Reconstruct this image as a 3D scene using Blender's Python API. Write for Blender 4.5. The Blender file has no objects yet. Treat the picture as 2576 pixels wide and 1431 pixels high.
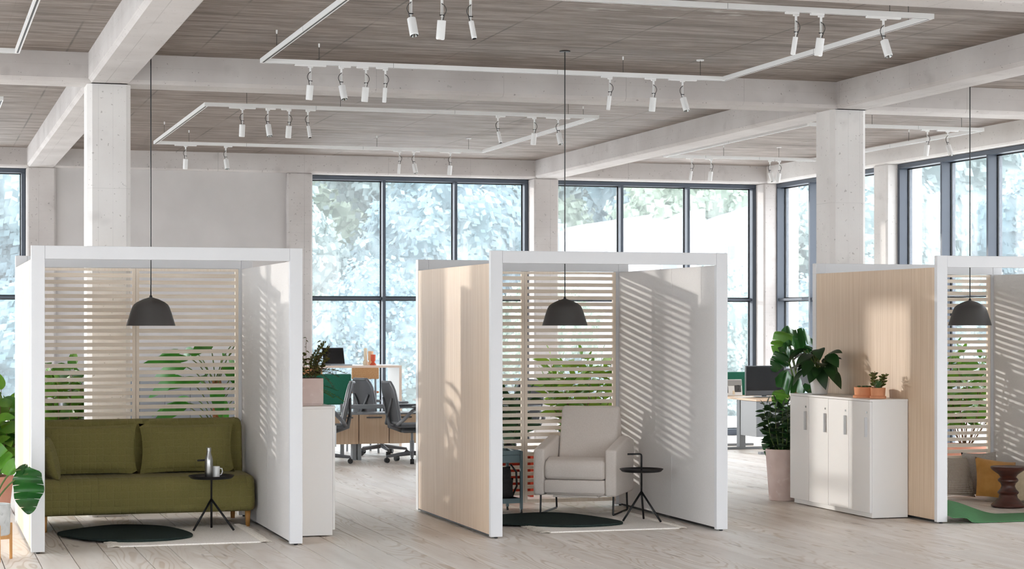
import bpy, math, random
from mathutils import Vector, Matrix, noise
R = math.radians
scene = bpy.context.scene
COL = scene.collection

# ---------------------------------------------------------------- camera, sky, sun, exposure
YAW = math.atan(1503 / 4920.0)
cam_d = bpy.data.cameras.new('camera')
cam = bpy.data.objects.new('camera', cam_d); COL.objects.link(cam)
cam.location = (0, 0, 1.598); cam.rotation_euler = (R(90), 0, -YAW)
cam_d.sensor_fit = 'HORIZONTAL'; cam_d.sensor_width = 36.0
cam_d.lens = 36.0 * 4920 / 2576; cam_d.shift_y = (811 - 715.5) / 2576
cam_d.clip_start = 0.1; cam_d.clip_end = 400
cam_d.dof.use_dof = True; cam_d.dof.focus_distance = 15.6; cam_d.dof.aperture_fstop = 9.0
scene.camera = cam

world = bpy.data.worlds.new('sky'); scene.world = world; world.use_nodes = True
bgn = world.node_tree.nodes['Background']
bgn.inputs[0].default_value = (0.93, 0.955, 1.0, 1); bgn.inputs[1].default_value = 7.2
sun_d = bpy.data.lights.new('sun', 'SUN'); sun = bpy.data.objects.new('sun', sun_d); COL.objects.link(sun)
sun_d.energy = 2.35; sun_d.angle = R(0.75); sun_d.color = (1.0, 0.94, 0.88)
sun.rotation_euler = Vector((1.0, -1.0, -0.172)).to_track_quat('-Z', 'Y').to_euler()
sun.location = (-20, 45, 12)
scene.view_settings.view_transform = 'Standard'; scene.view_settings.look = 'None'
scene.view_settings.gamma = 1.0; scene.view_settings.use_curve_mapping = False
scene.view_settings.exposure = 0.0
scene.cycles.use_denoising = True
scene.cycles.max_bounces = 6; scene.cycles.diffuse_bounces = 4; scene.cycles.glossy_bounces = 2
scene.cycles.transmission_bounces = 4; scene.cycles.transparent_max_bounces = 12
scene.cycles.use_adaptive_sampling = True; scene.cycles.adaptive_threshold = 0.12; scene.cycles.adaptive_min_samples = 20; scene.cycles.time_limit = 1000
scene.cycles.sample_clamp_indirect = 6.0
scene.cycles.caustics_reflective = False; scene.cycles.caustics_refractive = False

# ---------------------------------------------------------------- helpers
def lin(c):
    return tuple((x / 255 / 12.92) if x / 255 <= 0.04045 else ((x / 255 + 0.055) / 1.055) ** 2.4 for x in c) + (1,)

class MB:
    """collects geometry for one mesh"""
    def __init__(s): s.v = []; s.f = []
    def add(s, vs, fs):
        n = len(s.v); s.v += [tuple(p) for p in vs]; s.f += [tuple(i + n for i in f) for f in fs]; return s
    def box(s, x0, x1, y0, y1, z0, z1):
        return s.add([(x0,y0,z0),(x1,y0,z0),(x1,y1,z0),(x0,y1,z0),(x0,y0,z1),(x1,y0,z1),(x1,y1,z1),(x0,y1,z1)],
                     [(0,3,2,1),(4,5,6,7),(0,1,5,4),(1,2,6,5),(2,3,7,6),(3,0,4,7)])
    def obox(s, c, sx, sy, sz, rz=0, rx=0, ry=0):
        m = Matrix.Translation(c) @ Matrix.Rotation(rz,4,'Z') @ Matrix.Rotation(ry,4,'Y') @ Matrix.Rotation(rx,4,'X')
        vs = [m @ Vector((a*sx/2,b*sy/2,d*sz/2)) for d in (-1,1) for a,b in ((-1,-1),(1,-1),(1,1),(-1,1))]
        return s.add(vs, [(0,3,2,1),(4,5,6,7),(0,1,5,4),(1,2,6,5),(2,3,7,6),(3,0,4,7)])
    def tube(s, pts, r, n=8, cap=True):
        pts = [Vector(p) for p in pts]; rs = r if isinstance(r, (list, tuple)) else [r]*len(pts)
        vs = []; fs = []; up = None
        for i, p in enumerate(pts):
            d = (pts[min(i+1,len(pts)-1)] - pts[max(i-1,0)])
            d = d.normalized() if d.length > 1e-9 else Vector((0,0,1))
            if up is None:
                up = Vector((0,0,1)) if abs(d.z) < 0.9 else Vector((1,0,0))
            a = d.cross(up); a = a.normalized() if a.length > 1e-6 else d.orthogonal().normalized()
            b = d.cross(a); up = -b if b.dot(up) < 0 else b
            for k in range(n):
                t = 2*math.pi*k/n; vs.append(p + (a*math.cos(t) + up*math.sin(t))*rs[i])
        for i in range(len(pts)-1):
            for k in range(n):
                fs.append((i*n+k, i*n+(k+1)%n, (i+1)*n+(k+1)%n, (i+1)*n+k))
        if cap:
            fs.append(tuple(range(n-1,-1,-1))); fs.append(tuple((len(pts)-1)*n+k for k in range(n)))
        return s.add(vs, fs)
    def lathe(s, prof, n=24, c=(0,0,0), cap=True):
        vs = []; fs = []
        for r, z in prof:
            for k in range(n):
                t = 2*math.pi*k/n; vs.append((c[0]+r*math.cos(t), c[1]+r*math.sin(t), c[2]+z))
        for i in range(len(prof)-1):
            for k in range(n):
                fs.append((i*n+k, i*n+(k+1)%n, (i+1)*n+(k+1)%n, (i+1)*n+k))
        if cap:
            if prof[0][0] > 1e-6: fs.append(tuple(range(n-1,-1,-1)))
            if prof[-1][0] > 1e-6: fs.append(tuple((len(prof)-1)*n+k for k in range(n)))
        return s.add(vs, fs)
    def prism(s, poly, z0, z1):
        n = len(poly)
        vs = [(x,y,z0) for x,y in poly] + [(x,y,z1) for x,y in poly]
        fs = [tuple(range(n-1,-1,-1)), tuple(range(n,2*n))] + [(i,(i+1)%n,n+(i+1)%n,n+i) for i in range(n)]
        return s.add(vs, fs)
    def extr(s, poly, axis, a0, a1):
        """polygon extruded along an axis ('x': poly is (y,z); 'y': poly is (x,z))"""
        n = len(poly)
        mk = (lambda p, a: (a, p[0], p[1])) if axis == 'x' else (lambda p, a: (p[0], a, p[1]))
        vs = [mk(p,a0) for p in poly] + [mk(p,a1) for p in poly]
        fs = [tuple(range(n-1,-1,-1)), tuple(range(n,2*n))] + [(i,(i+1)%n,n+(i+1)%n,n+i) for i in range(n)]
        return s.add(vs, fs)
    def pillow(s, w, d, h, n=10, p=2.6, m=None, edge=0.12):
        """soft cushion: w (x) by d (y) outline, h thick in z"""
        vs = []; fs = []; m = m or Matrix()
        for sg in (1,-1):
            for j in range(n+1):
                for i in range(n+1):
                    u = -1+2*i/n; v = -1+2*j/n
                    su = u*(1-0.10*(1-abs(v)**2)*0+0) ; sv = v
                    pin = 1-0.07*(1-v*v)*abs(u)**3; piv = 1-0.07*(1-u*u)*abs(v)**3
                    t = max(0.0,(1-abs(u)**p))**0.5*max(0.0,(1-abs(v)**p))**0.5
                    vs.append(m @ Vector((su*pin*w/2, sv*piv*d/2, sg*h/2*(t*(1-edge)+edge*(t>0.02)))))
        q = (n+1)*(n+1)
        for j in range(n):
            for i in range(n):
                a = j*(n+1)+i
                fs.append((a,a+1,a+n+2,a+n+1)); fs.append((q+a,q+a+n+1,q+a+n+2,q+a+1))
        for k in range(n):
            e = [(k,k+1),((k+1)*(n+1)+n and 0,0)]
        ring = [i for i in range(n)] + [j*(n+1)+n for j in range(n)] + [n*(n+1)+n-i for i in range(n)] + [(n-j)*(n+1) for j in range(n)]
        L = len(ring)
        for k in range(L):
            a, b = ring[k], ring[(k+1)%L]
            fs.append((b,a,q+a,q+b))
        return s.add(vs, fs)
    def rbox(s, x0,x1,y0,y1,z0,z1, r=0.03, n=4, m=None):
        """box with fully rounded edges"""
        m = m or Matrix()
        ang = [math.pi/2*k/n for k in range(n+1)]
        cx=[x0+r,x1-r]; cy=[y0+r,y1-r]
        rows=[]
        for zc,phis in ((z0+r,[-math.pi/2+a for a in ang]),(z1-r,ang)):
            for ph in phis:
                row=[]
                for (sx,sy,a0) in ((1,1,0),(0,1,math.pi/2),(0,0,math.pi),(1,0,1.5*math.pi)):
                    for a in ang:
                        row.append((cx[sx]+r*math.cos(ph)*math.cos(a0+a), cy[sy]+r*math.cos(ph)*math.sin(a0+a), zc+r*math.sin(ph)))
                rows.append(row)
        N=len(rows[0]); vs=[m@Vector(p) for row in rows for p in row]; fs=[]
        for i in range(len(rows)-1):
            for k in range(N):
                fs.append((i*N+k,i*N+(k+1)%N,(i+1)*N+(k+1)%N,(i+1)*N+k))
        fs.append(tuple(range(N-1,-1,-1))); fs.append(tuple((len(rows)-1)*N+k for k in range(N)))
        return s.add(vs,fs)

def mesh(mb, smooth=False, name='m'):
    me = bpy.data.meshes.new(name); me.from_pydata(mb.v, [], mb.f); me.validate(); me.update()
    if smooth:
        for p in me.polygons: p.use_smooth = True
    return me
def obj(name, mb, m, parent=None, smooth=False, bevel=0, seg=2, loc=None, angle=35):
    me = mb if isinstance(mb, bpy.types.Mesh) else mesh(mb, smooth, name)
    if m is not None and not me.materials: me.materials.append(M[m] if isinstance(m, str) else m)
    o = bpy.data.objects.new(name, me); COL.objects.link(o)
    if parent: o.parent = parent
    if loc is not None: o.location = loc
    if bevel:
        b = o.modifiers.new('bevel', 'BEVEL'); b.width = bevel; b.segments = seg; b.limit_method = 'ANGLE'; b.angle_limit = R(angle)
    if smooth == 'auto' or (smooth and bevel):
        pass
    return o
def autosmooth(o, deg=40):
    for p in o.data.polygons: p.use_smooth = True
    try: o.data.set_sharp_from_angle(angle=R(deg))
    except Exception: pass
    return o
def tag(o, label, cat=None, group=None, kind=None):
    o['label'] = label
    if cat: o['category'] = cat
    if group: o['group'] = group
    if kind: o['kind'] = kind
    return o
def thing(name, label, cat, loc=(0,0,0), rz=0, group=None):
    o = bpy.data.objects.new(name, None); COL.objects.link(o); o.empty_display_size = 0.1
    o.location = loc; o.rotation_euler = (0,0,rz); return tag(o, label, cat, group)
def struct(name, mb, m, label=None, **k):
    o = obj(name, mb, m, **k); o['kind'] = 'structure'
    if label: o['label'] = label
    return o
def dup(o, parent=None):
    c = o.copy(); COL.objects.link(c)
    if parent is not None: c.parent = parent
    for ch in o.children: dup(ch, c)
    return c

# ---------------------------------------------------------------- materials
M = {}
def pm(name, c1, c2=None, rough=0.5, metal=0.0, scale=(1,1,1), n=6.0, detail=4.0, bump=0.0, bscale=None, rand=0.0, lo=0.35, hi=0.65,
       spec=0.5, sheen=0.0, trans=0.0, dist=0.0, c3=None, n3=3.0, lo3=0.55, hi3=0.75, bdist=0.002, world_co=False):
    m = bpy.data.materials.new(name); m.use_nodes = True; nt = m.node_tree; N = nt.nodes; L = nt.links
    b = N['Principled BSDF']; b.inputs['Roughness'].default_value = rough; b.inputs['Metallic'].default_value = metal
    b.inputs['Specular IOR Level'].default_value = spec
    if sheen: b.inputs['Sheen Weight'].default_value = sheen
    b.inputs['Base Color'].default_value = lin(c1)
    M[name] = m
    if c2 is None and not bump: return m
    tc = N.new('ShaderNodeTexCoord'); mp = N.new('ShaderNodeMapping'); mp.inputs['Scale'].default_value = scale
    if world_co:
        g = N.new('ShaderNodeNewGeometry'); L.new(g.outputs['Position'], mp.inputs['Vector'])
    else:
        L.new(tc.outputs['Object'], mp.inputs['Vector'])
    if rand:
        oi = N.new('ShaderNodeObjectInfo'); mu = N.new('ShaderNodeVectorMath'); mu.operation = 'SCALE'
        mu.inputs[0].default_value = (37.1, 91.7, 53.3); L.new(oi.outputs['Random'], mu.inputs['Scale']); L.new(mu.outputs[0], mp.inputs['Location'])
    tx = N.new('ShaderNodeTexNoise'); tx.inputs['Scale'].default_value = n; tx.inputs['Detail'].default_value = detail
    tx.inputs['Distortion'].default_value = dist
    L.new(mp.outputs[0], tx.inputs['Vector'])
    out = None
    if c2 is not None:
        rp = N.new('ShaderNodeValToRGB'); rp.color_ramp.elements[0].position = lo; rp.color_ramp.elements[1].position = hi
        rp.color_ramp.elements[0].color = lin(c1); rp.color_ramp.elements[1].color = lin(c2)
        L.new(tx.outputs['Fac'], rp.inputs[0]); out = rp.outputs[0]
        if c3 is not None:
            t3 = N.new('ShaderNodeTexNoise'); t3.inputs['Scale'].default_value = n3; t3.inputs['Detail'].default_value = 3
            L.new(mp.outputs[0], t3.inputs['Vector'])
            r3 = N.new('ShaderNodeMapRange'); r3.inputs[1].default_value = lo3; r3.inputs[2].default_value = hi3; L.new(t3.outputs['Fac'], r3.inputs[0])
            mx = N.new('ShaderNodeMix'); mx.data_type = 'RGBA'; L.new(r3.outputs[0], mx.inputs[0]); L.new(out, mx.inputs[6]); mx.inputs[7].default_value = lin(c3)
            out = mx.outputs[2]
        if rand:
            hs = N.new('ShaderNodeHueSaturation'); r5 = N.new('ShaderNodeMapRange'); r5.inputs[3].default_value = 1-rand; r5.inputs[4].default_value = 1+rand
            L.new(oi.outputs['Random'], r5.inputs[0]); L.new(r5.outputs[0], hs.inputs['Value']); L.new(out, hs.inputs['Color']); out = hs.outputs[0]
        L.new(out, b.inputs['Base Color'])
    if bump:
        bp = N.new('ShaderNodeBump'); bp.inputs['Strength'].default_value = bump; bp.inputs['Distance'].default_value = bdist
        src = tx.outputs['Fac']
        if bscale:
            t2 = N.new('ShaderNodeTexNoise'); t2.inputs['Scale'].default_value = bscale; t2.inputs['Detail'].default_value = 5; L.new(mp.outputs[0], t2.inputs['Vector']); src = t2.outputs['Fac']
        L.new(src, bp.inputs['Height']); L.new(bp.outputs[0], b.inputs['Normal'])
    if trans:
        tr = N.new('ShaderNodeBsdfTranslucent'); ms = N.new('ShaderNodeMixShader'); ms.inputs[0].default_value = trans
        if out is not None: L.new(out, tr.inputs[0])
        else: tr.inputs[0].default_value = lin(c1)
        L.new(b.outputs[0], ms.inputs[1]); L.new(tr.outputs[0], ms.inputs[2]); L.new(ms.outputs[0], N['Material Output'].inputs[0])
    return m

def lines(name, axis_scale, spec):
    """adds dark hairline joints to an existing material. spec: list of (axis 0/1/2, period, offset, width, darkness)"""
    m = M[name]; nt = m.node_tree; N = nt.nodes; L = nt.links; b = N['Principled BSDF']
    g = N.new('ShaderNodeNewGeometry'); sp = N.new('ShaderNodeSeparateXYZ'); L.new(g.outputs['Position'], sp.inputs[0])
    src = b.inputs['Base Color'].links[0].from_socket if b.inputs['Base Color'].links else None
    wob = N.new('ShaderNodeTexNoise'); wob.inputs['Scale'].default_value = 1.3; L.new(g.outputs['Position'], wob.inputs['Vector'])
    for ax, per, off, wid, dk in spec:
        a = N.new('ShaderNodeMath'); a.operation = 'MULTIPLY_ADD'; a.inputs[1].default_value = 1/per; a.inputs[2].default_value = off/per
        L.new(sp.outputs[ax], a.inputs[0])
        fr = N.new('ShaderNodeMath'); fr.operation = 'FRACT'; L.new(a.outputs[0], fr.inputs[0])
        s_ = N.new('ShaderNodeMath'); s_.operation = 'SUBTRACT'; s_.inputs[1].default_value = 0.5; L.new(fr.outputs[0], s_.inputs[0])
        ab = N.new('ShaderNodeMath'); ab.operation = 'ABSOLUTE'; L.new(s_.outputs[0], ab.inputs[0])
        mr = N.new('ShaderNodeMapRange'); mr.inputs[1].default_value = 0; mr.inputs[2].default_value = wid/per; mr.inputs[3].default_value = dk; mr.inputs[4].default_value = 0
        L.new(ab.outputs[0], mr.inputs[0])
        w2 = N.new('ShaderNodeMath'); w2.operation = 'MULTIPLY'; L.new(mr.outputs[0], w2.inputs[0])
        wr = N.new('ShaderNodeMapRange'); wr.inputs[1].default_value = 0.35; wr.inputs[2].default_value = 0.6; L.new(wob.outputs['Fac'], wr.inputs[0]); L.new(wr.outputs[0], w2.inputs[1])
        mx = N.new('ShaderNodeMix'); mx.data_type = 'RGBA'; L.new(w2.outputs[0], mx.inputs[0])
        if src: L.new(src, mx.inputs[6])
        else: mx.inputs[6].default_value = b.inputs['Base Color'].default_value
        mx.inputs[7].default_value = (0.03,0.026,0.022,1); src = mx.outputs[2]
    L.new(src, b.inputs['Base Color'])

pm('white_paint', (213,213,214), rough=0.45)
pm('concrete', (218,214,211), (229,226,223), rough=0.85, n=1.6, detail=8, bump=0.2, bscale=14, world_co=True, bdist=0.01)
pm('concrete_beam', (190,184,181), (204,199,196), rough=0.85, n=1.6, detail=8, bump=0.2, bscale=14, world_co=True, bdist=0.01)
def pocks(name, dark):
    m = M[name]; nt = m.node_tree; N = nt.nodes; L = nt.links; b = N['Principled BSDF']
    g = N.new('ShaderNodeNewGeometry'); src = b.inputs['Base Color'].links[0].from_socket
    for sc, lo, hi, am in ((38.0,0.70,0.74,0.55),(15.0,0.76,0.79,0.25),(5.0,0.64,0.80,0.22)):
        t = N.new('ShaderNodeTexNoise'); t.inputs['Scale'].default_value = sc; t.inputs['Detail'].default_value = 1.5; L.new(g.outputs['Position'], t.inputs['Vector'])
        r = N.new('ShaderNodeMapRange'); r.inputs[1].default_value = lo; r.inputs[2].default_value = hi; r.inputs[4].default_value = am; L.new(t.outputs['Fac'], r.inputs[0])
        mx = N.new('ShaderNodeMix'); mx.data_type = 'RGBA'; L.new(r.outputs[0], mx.inputs[0]); L.new(src, mx.inputs[6]); mx.inputs[7].default_value = lin(dark); src = mx.outputs[2]
    L.new(src, b.inputs['Base Color'])
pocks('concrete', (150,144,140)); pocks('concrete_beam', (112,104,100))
lines('concrete', 0, [(0,0.117,0.02,0.0025,0.22),(2,1.22,0.35,0.004,0.35)])
lines('concrete_beam', 0, [(0,1.13,0.2,0.005,0.35),(1,1.31,0.2,0.005,0.3),(2,0.115,0.045,0.0025,0.15)])
pm('plaster', (196,192,190), (205,201,199), rough=0.9, n=1.5, world_co=True)
pm('ceiling_concrete', (106,93,85), (162,149,141), rough=0.62, scale=(1.5,11,1), n=1.7, detail=14, bump=0.6, lo=0.36, hi=0.66, c3=(92,81,74), n3=0.55, lo3=0.45, hi3=0.8, world_co=True, bdist=0.01)
[q for q in M['ceiling_concrete'].node_tree.nodes if q.type == 'TEX_NOISE'][0].inputs['Roughness'].default_value = 0.68
lines('ceiling_concrete', 0, [(0,1.02,0.35,0.013,0.7),(0,0.51,0.1,0.004,0.2),(1,1.9,0.1,0.006,0.35)])
def paint_smears(name, spots):
    m = M[name]; nt = m.node_tree; N = nt.nodes; L = nt.links; b = N['Principled BSDF']; g = N.new('ShaderNodeNewGeometry')
    src = b.inputs['Base Color'].links[0].from_socket
    mp = N.new('ShaderNodeMapping'); mp.inputs['Scale'].default_value = (1.2,3.0,1); L.new(g.outputs['Position'], mp.inputs[0])
    t = N.new('ShaderNodeTexNoise'); t.inputs['Scale'].default_value = 3.0; t.inputs['Detail'].default_value = 8; L.new(mp.outputs[0], t.inputs[0])
    r = N.new('ShaderNodeMapRange'); r.inputs[1].default_value = 0.55; r.inputs[2].default_value = 0.66; r.inputs[4].default_value = 0.75; L.new(t.outputs['Fac'], r.inputs[0])
    for c, rad in spots:
        d = N.new('ShaderNodeVectorMath'); d.operation = 'DISTANCE'; L.new(g.outputs['Position'], d.inputs[0]); d.inputs[1].default_value = c
        q = N.new('ShaderNodeMapRange'); q.inputs[1].default_value = rad*.6; q.inputs[2].default_value = rad; q.inputs[3].default_value = 1; q.inputs[4].default_value = 0; L.new(d.outputs['Value'], q.inputs[0])
        mu = N.new('ShaderNodeMath'); mu.operation = 'MULTIPLY'; L.new(q.outputs[0], mu.inputs[0]); L.new(r.outputs[0], mu.inputs[1])
        mx = N.new('ShaderNodeMix'); mx.data_type = 'RGBA'; L.new(mu.outputs[0], mx.inputs[0]); L.new(src, mx.inputs[6]); mx.inputs[7].default_value = lin((190,184,178)); src = mx.outputs[2]
    L.new(src, b.inputs['Base Color'])
paint_smears('ceiling_concrete', [((4.75,12.75,3.796),.5),((5.35,12.75,3.796),.6)])
pm('plank_wood', (221,211,201), (235,228,220), rough=0.40, scale=(3.2,0.42,3), n=2.2, detail=3, rand=0.045, bump=0.08, spec=0.5)
def grain(name):
    m = M[name]; nt = m.node_tree; N = nt.nodes; L = nt.links; b = N['Principled BSDF']
    mp = [q for q in N if q.type == 'MAPPING'][0]
    nz = N.new('ShaderNodeTexNoise'); nz.inputs['Scale'].default_value = 1.15; nz.inputs['Detail'].default_value = 1.6; nz.inputs['Roughness'].default_value = 0.45; L.new(mp.outputs[0], nz.inputs['Vector'])
    a = N.new('ShaderNodeMath'); a.operation = 'MULTIPLY'; a.inputs[1].default_value = 130.0; L.new(nz.outputs['Fac'], a.inputs[0])
    sn = N.new('ShaderNodeMath'); sn.operation = 'SINE'; L.new(a.outputs[0], sn.inputs[0])
    mr = N.new('ShaderNodeMapRange'); mr.inputs[1].default_value = 0.35; mr.inputs[2].default_value = 1.0; mr.inputs[3].default_value = 0.0; mr.inputs[4].default_value = 0.6; L.new(sn.outputs[0], mr.inputs[0])
    n2 = N.new('ShaderNodeTexNoise'); n2.inputs['Scale'].default_value = 0.9; n2.inputs['Detail'].default_value = 2; L.new(mp.outputs[0], n2.inputs['Vector'])
    m2 = N.new('ShaderNodeMapRange'); m2.inputs[1].default_value = 0.42; m2.inputs[2].default_value = 0.62; L.new(n2.outputs['Fac'], m2.inputs[0])
    mu = N.new('ShaderNodeMath'); mu.operation = 'MULTIPLY'; L.new(mr.outputs[0], mu.inputs[0]); L.new(m2.outputs[0], mu.inputs[1])
    mx = N.new('ShaderNodeMix'); mx.data_type = 'RGBA'; L.new(mu.outputs[0], mx.inputs[0]); L.new(b.inputs['Base Color'].links[0].from_socket, mx.inputs[6]); mx.inputs[7].default_value = lin((184,162,136))
    # sparse dark knots and resin flecks
    kn = N.new('ShaderNodeTexNoise'); kn.inputs['Scale'].default_value = 5.2; kn.inputs['Detail'].default_value = 1; L.new(mp.outputs[0], kn.inputs['Vector'])
    k2 = N.new('ShaderNodeMapRange'); k2.inputs[1].default_value = 0.70; k2.inputs[2].default_value = 0.78; k2.inputs[4].default_value = 0.55; L.new(kn.outputs['Fac'], k2.inputs[0])
    m3 = N.new('ShaderNodeMix'); m3.data_type = 'RGBA'; L.new(k2.outputs[0], m3.inputs[0]); L.new(mx.outputs[2], m3.inputs[6]); m3.inputs[7].default_value = lin((120,98,78))
    L.new(m3.outputs[2], b.inputs['Base Color'])
grain('plank_wood')
pm('subfloor', (58,50,43), rough=0.9)
pm('oak_panel', (205,180,152), (217,195,170), rough=0.5, scale=(22,22,0.35), n=3.0, detail=6, bump=0.05, c3=(196,168,138), n3=5, lo3=0.5, hi3=0.8)
pm('oak_slat', (242,226,206), (248,237,221), rough=0.55, scale=(0.6,18,30), n=3.0, detail=5, rand=0.035, c3=(232,212,188), n3=5, lo3=0.55, hi3=0.8)
pm('oak_stile', (240,223,202), (246,233,216), rough=0.55, scale=(22,22,0.5), n=3.0, detail=5)
pm('fabric_panel', (210,206,203), (218,215,212), rough=0.95, n=240, detail=2, bump=0.25, bscale=420, sheen=0.15)
pm('window_frame', (70,78,90), rough=0.4, spec=0.5)
pm('gasket', (14,15,18), rough=0.6)
pm('black_metal', (30,30,31), rough=0.45, metal=0.0, spec=0.4)
pm('black_plastic', (24,24,25), rough=0.5)
pm('pendant_paint', (76,74,73), rough=0.5, spec=0.4)
pm('pendant_inside', (205,200,192), rough=0.7)
pm('lamp_white', (232,232,231), rough=0.45)
pm('handle_grey', (206,208,210), rough=0.4)
pm('cable_grey', (52,50,48), rough=0.5)
pm('chrome', (190,190,188), rough=0.18, metal=1.0)
pm('lens_glass', (215,205,180), rough=0.15)
pm('steel', (176,176,174), rough=0.28, metal=1.0)
pm('grey_metal', (128,131,134), rough=0.4)
pm('dark_grey_metal', (84,86,89), rough=0.4)
pm('white_laminate', (232,231,229), rough=0.35)
pm('olive_fabric', (121,113,63), (130,122,71), rough=0.95, n=160, detail=2, sheen=0.05)
pm('leg_wood', (204,152,88), (190,134,70), rough=0.45, scale=(9,9,0.8), n=6)
pm('cream_fabric', (231,221,212), (237,228,220), rough=0.95, n=120, detail=2, bump=0.2, bscale=300, sheen=0.15)
pm('rug_cream', (250,245,238), (218,209,199), rough=1.0, n=130, detail=2, lo=0.5, hi=0.78, bump=0.35, bdist=0.004)
pm('rug_fringe', (226,219,208), (205,196,183), rough=1.0, n=80)
pm('rug_dark', (42,52,50), (48,59,56), rough=1.0, n=60, bump=0.4, bscale=160, spec=0.1)
pm('teal_metal', (92,112,117), rough=0.45)
pm('backpack_fabric', (34,32,33), (44,42,42), rough=0.9, n=60)
pm('mug_white', (240,240,238), rough=0.25)
pm('terracotta', (214,134,96), (222,146,110), rough=0.85, n=9, bump=0.1)
pm('terracotta_pale', (208,146,124), (216,158,138), rough=0.85, n=6)
pm('orange_clay', (212,146,106), (220,156,118), rough=0.85, n=8)
pm('concrete_pot', (188,190,188), (206,207,205), rough=0.9, n=16, detail=7, c3=(166,168,166), n3=30, lo3=0.6, hi3=0.8)
pm('pink_concrete', (212,192,186), (222,205,199), rough=0.85, n=7, detail=6, c3=(232,220,215), n3=20, lo3=0.6, hi3=0.8)
pm('white_ceramic', (236,236,236), rough=0.25)
pm('soil', (52,38,30), (70,54,42), rough=1.0, n=60, bump=0.8)
pm('stem_green', (74,98,40), (92,112,52), rough=0.6, n=20)
pm('stem_brown', (98,70,48), (122,92,66), rough=0.85, n=30, bump=0.5)
pm('bark_fibre', (112,70,40), (150,100,62), rough=1.0, n=26, scale=(1,1,3), bump=0.8, bdist=0.01)
def leafmat(name, a, b_, tr=0.25, rough=0.35): pm(name, a, b_, rough=rough, n=5, rand=0.12, trans=tr, spec=0.5)
leafmat('leaf_monstera', (24,70,28), (40,96,36), 0.12)
leafmat('leaf_monstera_light', (72,128,38), (96,148,50), 0.25)
leafmat('leaf_dark', (20,50,22), (36,74,32), 0.12, 0.42)
leafmat('leaf_ficus', (58,104,30), (108,148,46), 0.35)
leafmat('leaf_banana', (44,112,36), (72,142,48), 0.35)
leafmat('leaf_fern', (52,96,28), (84,132,38), 0.3)
leafmat('leaf_olive', (66,74,32), (96,100,46), 0.25)
leafmat('leaf_lime', (88,128,34), (136,164,56), 0.35)
leafmat('leaf_succulent', (78,112,70), (110,140,96), 0.1)
pm('green_felt', (18,92,70), (24,104,80), rough=0.95, n=90, sheen=0.2)
pm('cork', (206,160,114), (190,140,94), rough=0.9, n=110, detail=3, c3=(222,184,142), n3=70, lo3=0.6, hi3=0.7)
pm('terracotta_seat', (188,112,72), (200,126,86), rough=0.8, n=30)
pm('drawer_oak', (196,166,136), (210,184,156), rough=0.5, scale=(24,24,0.5), n=3, detail=6)
pm('table_edge', (226,206,190), rough=0.5)
pm('chair_mesh', (82,83,86), (94,95,98), rough=0.8, n=300)
pm('chair_frame', (104,106,110), rough=0.4)
pm('screen_black', (10,11,13), rough=0.18)
pm('laptop_grey', (120,124,128), rough=0.35, metal=0.6)
pm('vase_cream', (232,214,184), rough=0.6)
pm('vase_peach', (226,184,146), rough=0.6)
pm('vase_red', (206,84,50), rough=0.55)
pm('orange_shelf', (196,62,34), rough=0.5)
pm('mat_green', (58,112,66), (64,120,72), rough=0.7, n=30)
pm('walnut', (62,34,27), (84,47,37), rough=0.32, scale=(3,3,14), n=4, detail=5)
pm('mustard', (184,132,64), (194,142,74), rough=0.95, n=14, sheen=0.4)
pm('cushion_grey', (168,160,150), (180,172,162), rough=0.95, n=60)
pm('cushion_beige', (198,182,152), (208,192,164), rough=0.95, n=40)
pm('paper_white', (238,237,234), rough=0.7)
pm('locker_grey', (132,135,140), rough=0.5)
pm('photo_dark', (70,66,64), rough=0.5)
pm('photo_mid', (150,146,142), rough=0.5)

def quilted(name, cell=0.057):
    m = M[name]; nt = m.node_tree; N = nt.nodes; L = nt.links; b = N['Principled BSDF']
    tc = N.new('ShaderNodeTexCoord'); sp = N.new('ShaderNodeSeparateXYZ'); L.new(tc.outputs['UV'], sp.inputs[0])
    hs = []
    for ax in (0,1):
        a = N.new('ShaderNodeMath'); a.operation = 'MULTIPLY'; a.inputs[1].default_value = math.pi/cell; L.new(sp.outputs[ax], a.inputs[0])
        s_ = N.new('ShaderNodeMath'); s_.operation = 'SINE'; L.new(a.outputs[0], s_.inputs[0])
        ab = N.new('ShaderNodeMath'); ab.operation = 'ABSOLUTE'; L.new(s_.outputs[0], ab.inputs[0])
        pw = N.new('ShaderNodeMath'); pw.operation = 'POWER'; pw.inputs[1].default_value = 0.35; L.new(ab.outputs[0], pw.inputs[0]); hs.append(pw)
    mn = N.new('ShaderNodeMath'); mn.operation = 'MINIMUM'; L.new(hs[0].outputs[0], mn.inputs[0]); L.new(hs[1].outputs[0], mn.inputs[1])
    bp = N.new('ShaderNodeBump'); bp.inputs['Strength'].default_value = 0.5; bp.inputs['Distance'].default_value = 0.010
    L.new(mn.outputs[0], bp.inputs['Height']); L.new(bp.outputs[0], b.inputs['Normal'])
    mr = N.new('ShaderNodeMapRange'); mr.inputs[1].default_value = 0.3; mr.inputs[2].default_value = 0.62; mr.inputs[3].default_value = 0.22; mr.inputs[4].default_value = 0.0
    L.new(mn.outputs[0], mr.inputs[0])
    mx = N.new('ShaderNodeMix'); mx.data_type = 'RGBA'; L.new(mr.outputs[0], mx.inputs[0])
    L.new(b.inputs['Base Color'].links[0].from_socket, mx.inputs[6]); mx.inputs[7].default_value = lin((152,145,96)); L.new(mx.outputs[2], b.inputs['Base Color'])
quilted('olive_fabric')

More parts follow.
